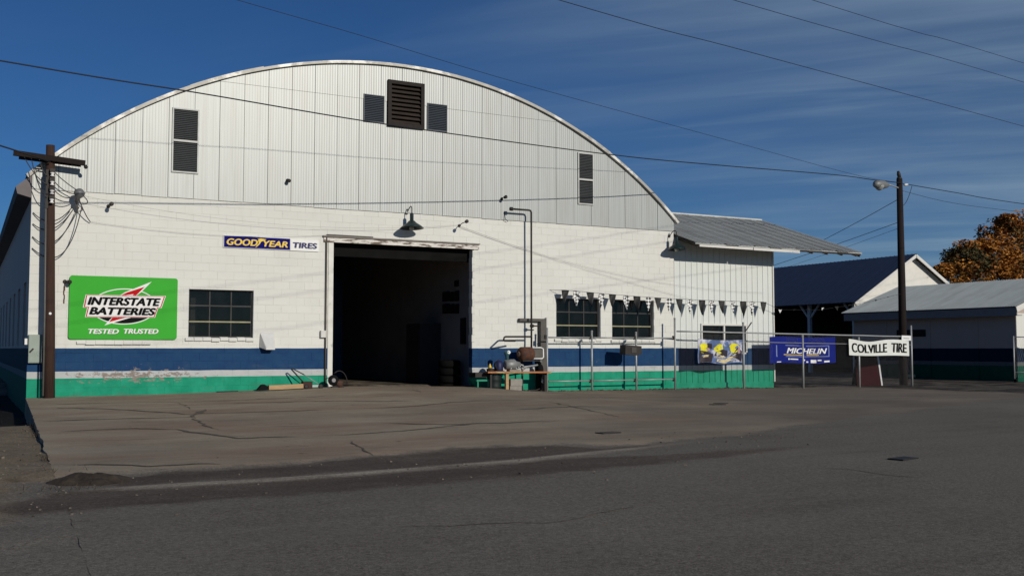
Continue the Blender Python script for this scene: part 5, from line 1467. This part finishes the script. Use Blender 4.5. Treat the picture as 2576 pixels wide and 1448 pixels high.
for k, (u0, u1, v0, v1) in enumerate(((.27, .29, .12, .18), (.30, .42, .13, .17), (.49, .52, .10, .16), (.54, .57, .04, .09), (.61, .70, .03, .15), (.72, .78, .10, .15), (.82, .90, .04, .10), (.10, .16, .03, .06))): bar_uv(b, u0, u1, v0, v1)
b.build('print_line', M_WHITE, o)

o = thing('fence_banner', (26.7, BYc, 1.1), 'wrinkled white banner with black tire shop lettering at fence end', 'banner')
fn = wavy(25.27, 28.20, lambda u_: 1.455 - .055 * u_ - .075 * sin(min(u_ / .62, 1) * pi) ** 2 + .03 * sin(max(0, u_ - .55) * 7), lambda u_: .905 - .045 * u_ - .015 * sin(u_ * 6), BYc - .02, 5, .03)
MB().grid(fn, 60, 10).build('cloth', mat('banner_white', (.70, .72, .68), .7, var=.06, scale=5), o)
def ctxt(s, u0, u1):
    m = cloth_text(s, fn, u0, u1, .20, .78, -.007, bold=.0065)
    return m
ctxt('COLVILLE', .05, .62).build('lettering', M_BLACK, o)
ctxt('TIRE', .70, .955).build('lettering', M_BLACK, o)
o = thing('fence_sign', (28.12, -.76, 1.5), 'small white notice tied on the fence rail beside the end post', 'sign')
MB().obox((28.12, CY - .05, 1.50), (1, 0, -.02), (0, 1, 0), (.02, 0, 1), .235, .004, .085).build('notice_board', M_WHITE, o)
MB().obox((28.12, CY - .056, 1.49), (1, 0, -.02), (0, 1, 0), (.02, 0, 1), .15, .001, .014).build('print_line', mat('print_grey', (.35, .35, .35), .6), o)

# gate section at the far right
o = thing('fence_gate', (35.8, .3, -.2), 'open chain-link gate section at far right edge beside storage building', 'gate')
g1, g2 = Vector((35.2, .15, -.17)), Vector((35.65, -.15, -.17))
g3 = g1.lerp(g2, 6.0)
def zpt(p_, z): return (p_.x, p_.y, z)
MB().tube([zpt(g1, -.2), zpt(g1, 1.62)], .028, 8).build('post', M_STEEL, o)
MB().tube([zpt(g2, -.25), zpt(g2, 1.95)], .034, 8).build('post', M_STEEL, o)
MB().tube([zpt(g3, -.25), zpt(g3, 1.95)], .034, 8).build('post', M_STEEL, o)
for z in (1.58, .20): MB().tube([zpt(g1, z), zpt(g2, z), zpt(g3, z)], .02, 8).build('rail', M_STEEL, o)
b = MB()
for k in range(46):
    t = k / 45.
    A = g1.lerp(g3, t); B = g1.lerp(g3, min(1, t + .12)); C_ = g1.lerp(g3, max(0, t - .12))
    for Q in (B, C_): b.tube([zpt(A, .0), zpt(Q, 1.56)], .0022, 3, caps=False)
b.build('wire_mesh', M_STEEL, o, kind='stuff')
for q in (g1, g2):
    MB().lathe((q.x, q.y - .05, -.12), (1, .2, 0), [(-.03, .03), (-.025, .07), (.025, .07), (.03, .03)], 12).build('wheel', M_BLACK, o)

# sandwich board behind the fence
o = thing('sandwich_board', (27.6, .4, -.2), 'dark red folding sandwich board with white edge behind white banner', 'sign board')
zb, ztop = -.19, .88
A0, A1 = Vector((26.75, .25, zb)), Vector((27.55, -.10, zb)); T0, T1 = Vector((27.05, .55, ztop)), Vector((27.75, .25, ztop))
C0, C1 = A0 + Vector((.5, .75, 0)), A1 + Vector((.62, .75, 0))
b = MB(); nn = (A1 - A0).cross(T0 - A0).normalized()
def leaf(P0, P1, Q1, Q0, th):
    b = MB(); n_ = (P1 - P0).cross(Q0 - P0).normalized() * th
    f = [P0, P1, Q1, Q0]; k = [p_ - n_ for p_ in f]
    b.face(f); b.face(k[::-1])
    for i in range(4): j = (i + 1) % 4; b.face([f[j], f[i], k[i], k[j]])
    return b
leaf(A0, A1, T1, T0, .02).build('front_panel', mat('maroon_board', (.036, .006, .008), .85, var=.2, scale=5, spec=.08), o)
leaf(C0, C1, T1 + Vector((.03, .03, 0)), T0 + Vector((.03, .03, 0)), .02).build('back_panel', M_IRON, o)
MB().bar(A1 + Vector((.02, -.012, 0)), T1 + Vector((.02, -.012, 0)), .05, .05).build('frame_edge', M_WHITE, o)
MB().bar(C1 + Vector((.02, 0, 0)), T1 + Vector((.05, .03, 0)), .04, .04).build('frame_edge', M_STEEL, o)
MB().bar(A0, T0, .03, .03).build('frame_edge', MATS['maroon_board'], o)
# board on blocks and crates by the grey wall
o = thing('timber_baulk', (34.5, 4, -.1), 'pale yellow board lying near the storage wall behind fence end', 'timber')
pa, pb = onZ(2268, 946, -.1), onZ(2329, 946, -.1)
MB().bar((pa.x, pa.y, -.08), (pb.x, pb.y, -.08), .09, .12).build('timber_body', mat('pale_lumber', (.50, .42, .24), .8), o)
b = MB(); b.box(pa.x + .5, pa.x + .7, pa.y - .02, pa.y + .12, -.25, -.14); b.build('bearer', M_LUMBER, o)
pc = onZ(2311, 946, -.1)
for k in range(4):
    MB().box(pc.x - .28 + .02 * (k % 2), pc.x + .28 + .02 * (k % 2), pc.y + .30, pc.y + .75, -.2 + .22 * k, .0 + .22 * k).build('crate', mat('crate_grey', (.12, .11, .10), .8, var=.2), label=['bottom', 'second', 'third', 'topmost'][k] + ' grey crate of the stack behind the end fence post', cat='crate', group='stacked crates behind the fence')
# scattered dark flat spots on lot and apron
for k, (px, py) in enumerate(((1805, 1016), (1530, 1091), (2272, 1152), (1813, 1012))):
    q = onZ(px, py, -.05)
    z = hap(q.x, q.y)
    MB().obox((q.x, q.y, z + .006), (1, .1 * k, 0), (-.1 * k, 1, 0), (0, 0, 1), .16, .09, .008).build('flat_dark_spot', M_IRON, label=['dark flat scrap on the yard below the racing banner', 'dark flat scrap on apron in front of the pipe fence', 'long dark flat spot on the lot at right foreground', 'tiny dark scrap just behind another below racing banner'][k], cat='litter')
# weeds and dirt at wall foot right
b = MB()
for k in range(260):
    x = random.uniform(12.6, 22.6); y = random.uniform(-.62, -.06)
    z = hap(x, y); s = random.uniform(.01, .035)
    b.obox((x, y, z + s * .3), (cos(k), sin(k), 0), (-sin(k), cos(k), .3), (0, 0, 1), s, s * .7, s * .4)
b.build('wall_foot_grit', mat('grit_brown', (.10, .075, .06), .9, island=.4), kind='stuff', label='grit and dead leaves along the foot of the wall')

# ------------------------------------------------------------------ pennants
def checker_mat():
    m = bpy.data.materials.new('checker_print'); m.use_nodes = True; t = m.node_tree; p_ = t.nodes['Principled BSDF']
    p_.inputs['Roughness'].default_value = .6
    g = node(t, 'ShaderNodeTexCoord'); mp = node(t, 'ShaderNodeMapping'); mp.inputs['Rotation'].default_value = (0, radians(45), 0); mp.inputs['Location'].default_value = (.03, .5, .03)
    ck = node(t, 'ShaderNodeTexChecker'); ck.inputs['Scale'].default_value = 13.5; ck.inputs[1].default_value = (.02, .02, .02, 1); ck.inputs[2].default_value = (.80, .80, .78, 1)
    t.links.new(g.outputs['Object'], mp.inputs[0]); t.links.new(mp.outputs[0], ck.inputs[0]); t.links.new(ck.outputs[0], p_.inputs['Base Color'])
    return m
M_CHK = checker_mat(); M_PBLK = mat('pennant_black', (.024, .024, .024), .6, var=.1, spec=.25)
PYs = -.32
ps = thing('pennant_string', (18.3, PYs, 2.6), 'string of alternating black and checkered pennants over the right windows', 'bunting')
xs_src = [2121, 2164, 2214, 2258, 2298, 2349, 2389, 2433, 2468, 2512, 2548, 2589, 2634, 2670, 2707, 2748, 2788, 2823, 2864]
line = lambda xd: 729.6 + (xd - 1422.6) * (760 - 729.6) / (1947.6 - 1422.6) + 6 * sin(pi * min(1, max(0, (xd - 1422.6) / 525)))
cord = [(13.95, -.01, 2.86)]
penn = []
for k, xsr in enumerate(xs_src):
    xd = xsr / 1.4912; q = onY(xd, line(xd), PYs); cord.append(tuple(q)); penn.append(q)
cord += [(22.70, PYs + .05, 2.42), (24.6, -.1, 2.45), (26.8, .0, 2.72), (28.78, .02, 3.12)]
MB().tube(cord, .006, 5).build('cord', M_WIRE, ps)
for k, q in enumerate(penn):
    wd, ht = .135, random.uniform(.37, .47)
    tw = random.uniform(-.5, .5); sw = random.uniform(-.05, .05); cr = random.uniform(.01, .05)
    b = MB()
    def pf(u_, v_):
        s = (u_ - .5) * 2 * wd * (1 - v_)
        return (q.x + s * cos(tw * v_) + sw * v_, q.y + s * sin(tw * v_) + cr * sin(v_ * 3 + u_ * 3), q.z - ht * v_)
    b.grid(pf, 6, 8)
    b.build('pennant', M_PBLK if k % 2 == 0 else M_CHK, ps) if False else None
    ob = MB(); ob.v = b.v; ob.f = b.f; ob.mi = b.mi; ob.sm = b.sm
    me = ob.mesh('pennant', M_PBLK if k % 2 == 0 else M_CHK, tuple(q))
    oo = bpy.data.objects.new('pennant', me); COL.objects.link(oo); oo.parent = ps; oo.location = q - Vector(ORG[ps.name])
for k in range(9):
    t = k / 9; q = Vector(cord[-4]).lerp(Vector(cord[-1]), t) + Vector((0, 0, -.15 * sin(t * pi)))
    b = MB(); s = random.uniform(.05, .10)
    b.face([(q.x - s, q.y, q.z), (q.x + s, q.y, q.z + .01), (q.x + random.uniform(-.08, .08), q.y + .03, q.z - s * random.uniform(.6, 1.6))])
    b.build('torn_pennant', M_WHITE if k % 3 == 0 else M_PBLK, ps)

# ------------------------------------------------------------------ trees
def tree(base, h, crown, n, cols_, label, leaf=.32):
    """crown: list of (centre, radius) lumps; leaves spread through the shells of the lumps"""
    t = thing('autumn_tree', base, label, 'tree')
    B = Vector(base)
    b = MB(); b.tube([B, B + Vector((.2, 0, h * .25)), B + Vector((-.1, .2, h * .45))], [.45, .34, .26], 9); b.build('trunk', M_POLED, t)
    lb = MB()
    for c_, r_ in crown:
        lb.tube([B + Vector((0, 0, h * .38)), (B + Vector((0, 0, h * .42))).lerp(Vector(c_), .6) + Vector((0, 0, .3)), Vector(c_)], [.18, .10, .03], 6)
    lb.build('branches', M_POLED, t)
    cb = MB(); rnd = random.Random(5)
    for k in range(n):
        c_, r_ = crown[rnd.randrange(len(crown))]
        d = Vector((rnd.gauss(0, 1), rnd.gauss(0, 1), rnd.gauss(0, 1))).normalized()
        rad_ = r_ * (0.40 + .75 * rnd.random() ** .8)
        p_ = Vector(c_) + Vector((d.x * rad_, d.y * rad_, d.z * rad_ * .72))
        if noise.noise(p_ * .8) + .5 * noise.noise(p_ * 2.1) < -.12: continue
        a = Vector((rnd.gauss(0, 1), rnd.gauss(0, 1), rnd.gauss(0, .5))).normalized(); c2 = a.cross(Vector((rnd.gauss(0, 1), rnd.gauss(0, 1), rnd.gauss(0, 1)))).normalized()
        s = leaf * rnd.uniform(.5, 1.2)
        mi = 0
        v = noise.noise(p_ * .33 + Vector((2, 7, 1))) + rnd.uniform(-.22, .22)
        mi = 0 if v > -.02 else (1 if v > -.26 else 2)
        cb.face([p_ - a * s, p_ + c2 * s * .55, p_ + a * s, p_ - c2 * s * .55], mi)
    cb.build('crown', cols_, t)
MO = mat('leaf_orange', (.40, .165, .026), .8, var=.3, scale=1, island=.35); MR = mat('leaf_russet', (.24, .092, .022), .8, var=.3, island=.35); MGd = mat('leaf_olive', (.075, .062, .020), .8, var=.3, island=.35)
tb = onZ(2500, 905, -.2); tY = 45.0
def T(x, y, Y=tY): return onY(x, y, Y)
lumps = []
for (x, y, r_, dy) in ((2520, 590, 2.4, 0), (2570, 575, 2.6, 2), (2600, 640, 3.2, 0), (2500, 640, 2.6, -1), (2550, 660, 3.0, -2), (2430, 640, 1.9, 0), (2405, 650, 1.5, 1), (2450, 670, 2.2, -1.5), (2400, 690, 1.8, 0), (2480, 690, 2.6, 0), (2640, 600, 3.5, 1), (2620, 690, 3.2, 0), (2540, 700, 2.6, -2), (2535, 562, 1.3, -1), (2470, 628, 1.4, 0), (2380, 680, 1.1, 0)):
    q = T(x, y, tY + dy); lumps.append((tuple(q), r_))
c0 = T(2560, 700, tY)
tree((c0.x, tY, -.3), 13, lumps, 42000, [MO, MR, MGd], 'autumn tree with orange and brown leaves behind the storage building roof', .20)
# low far treeline so that the horizon is closed off behind the yard
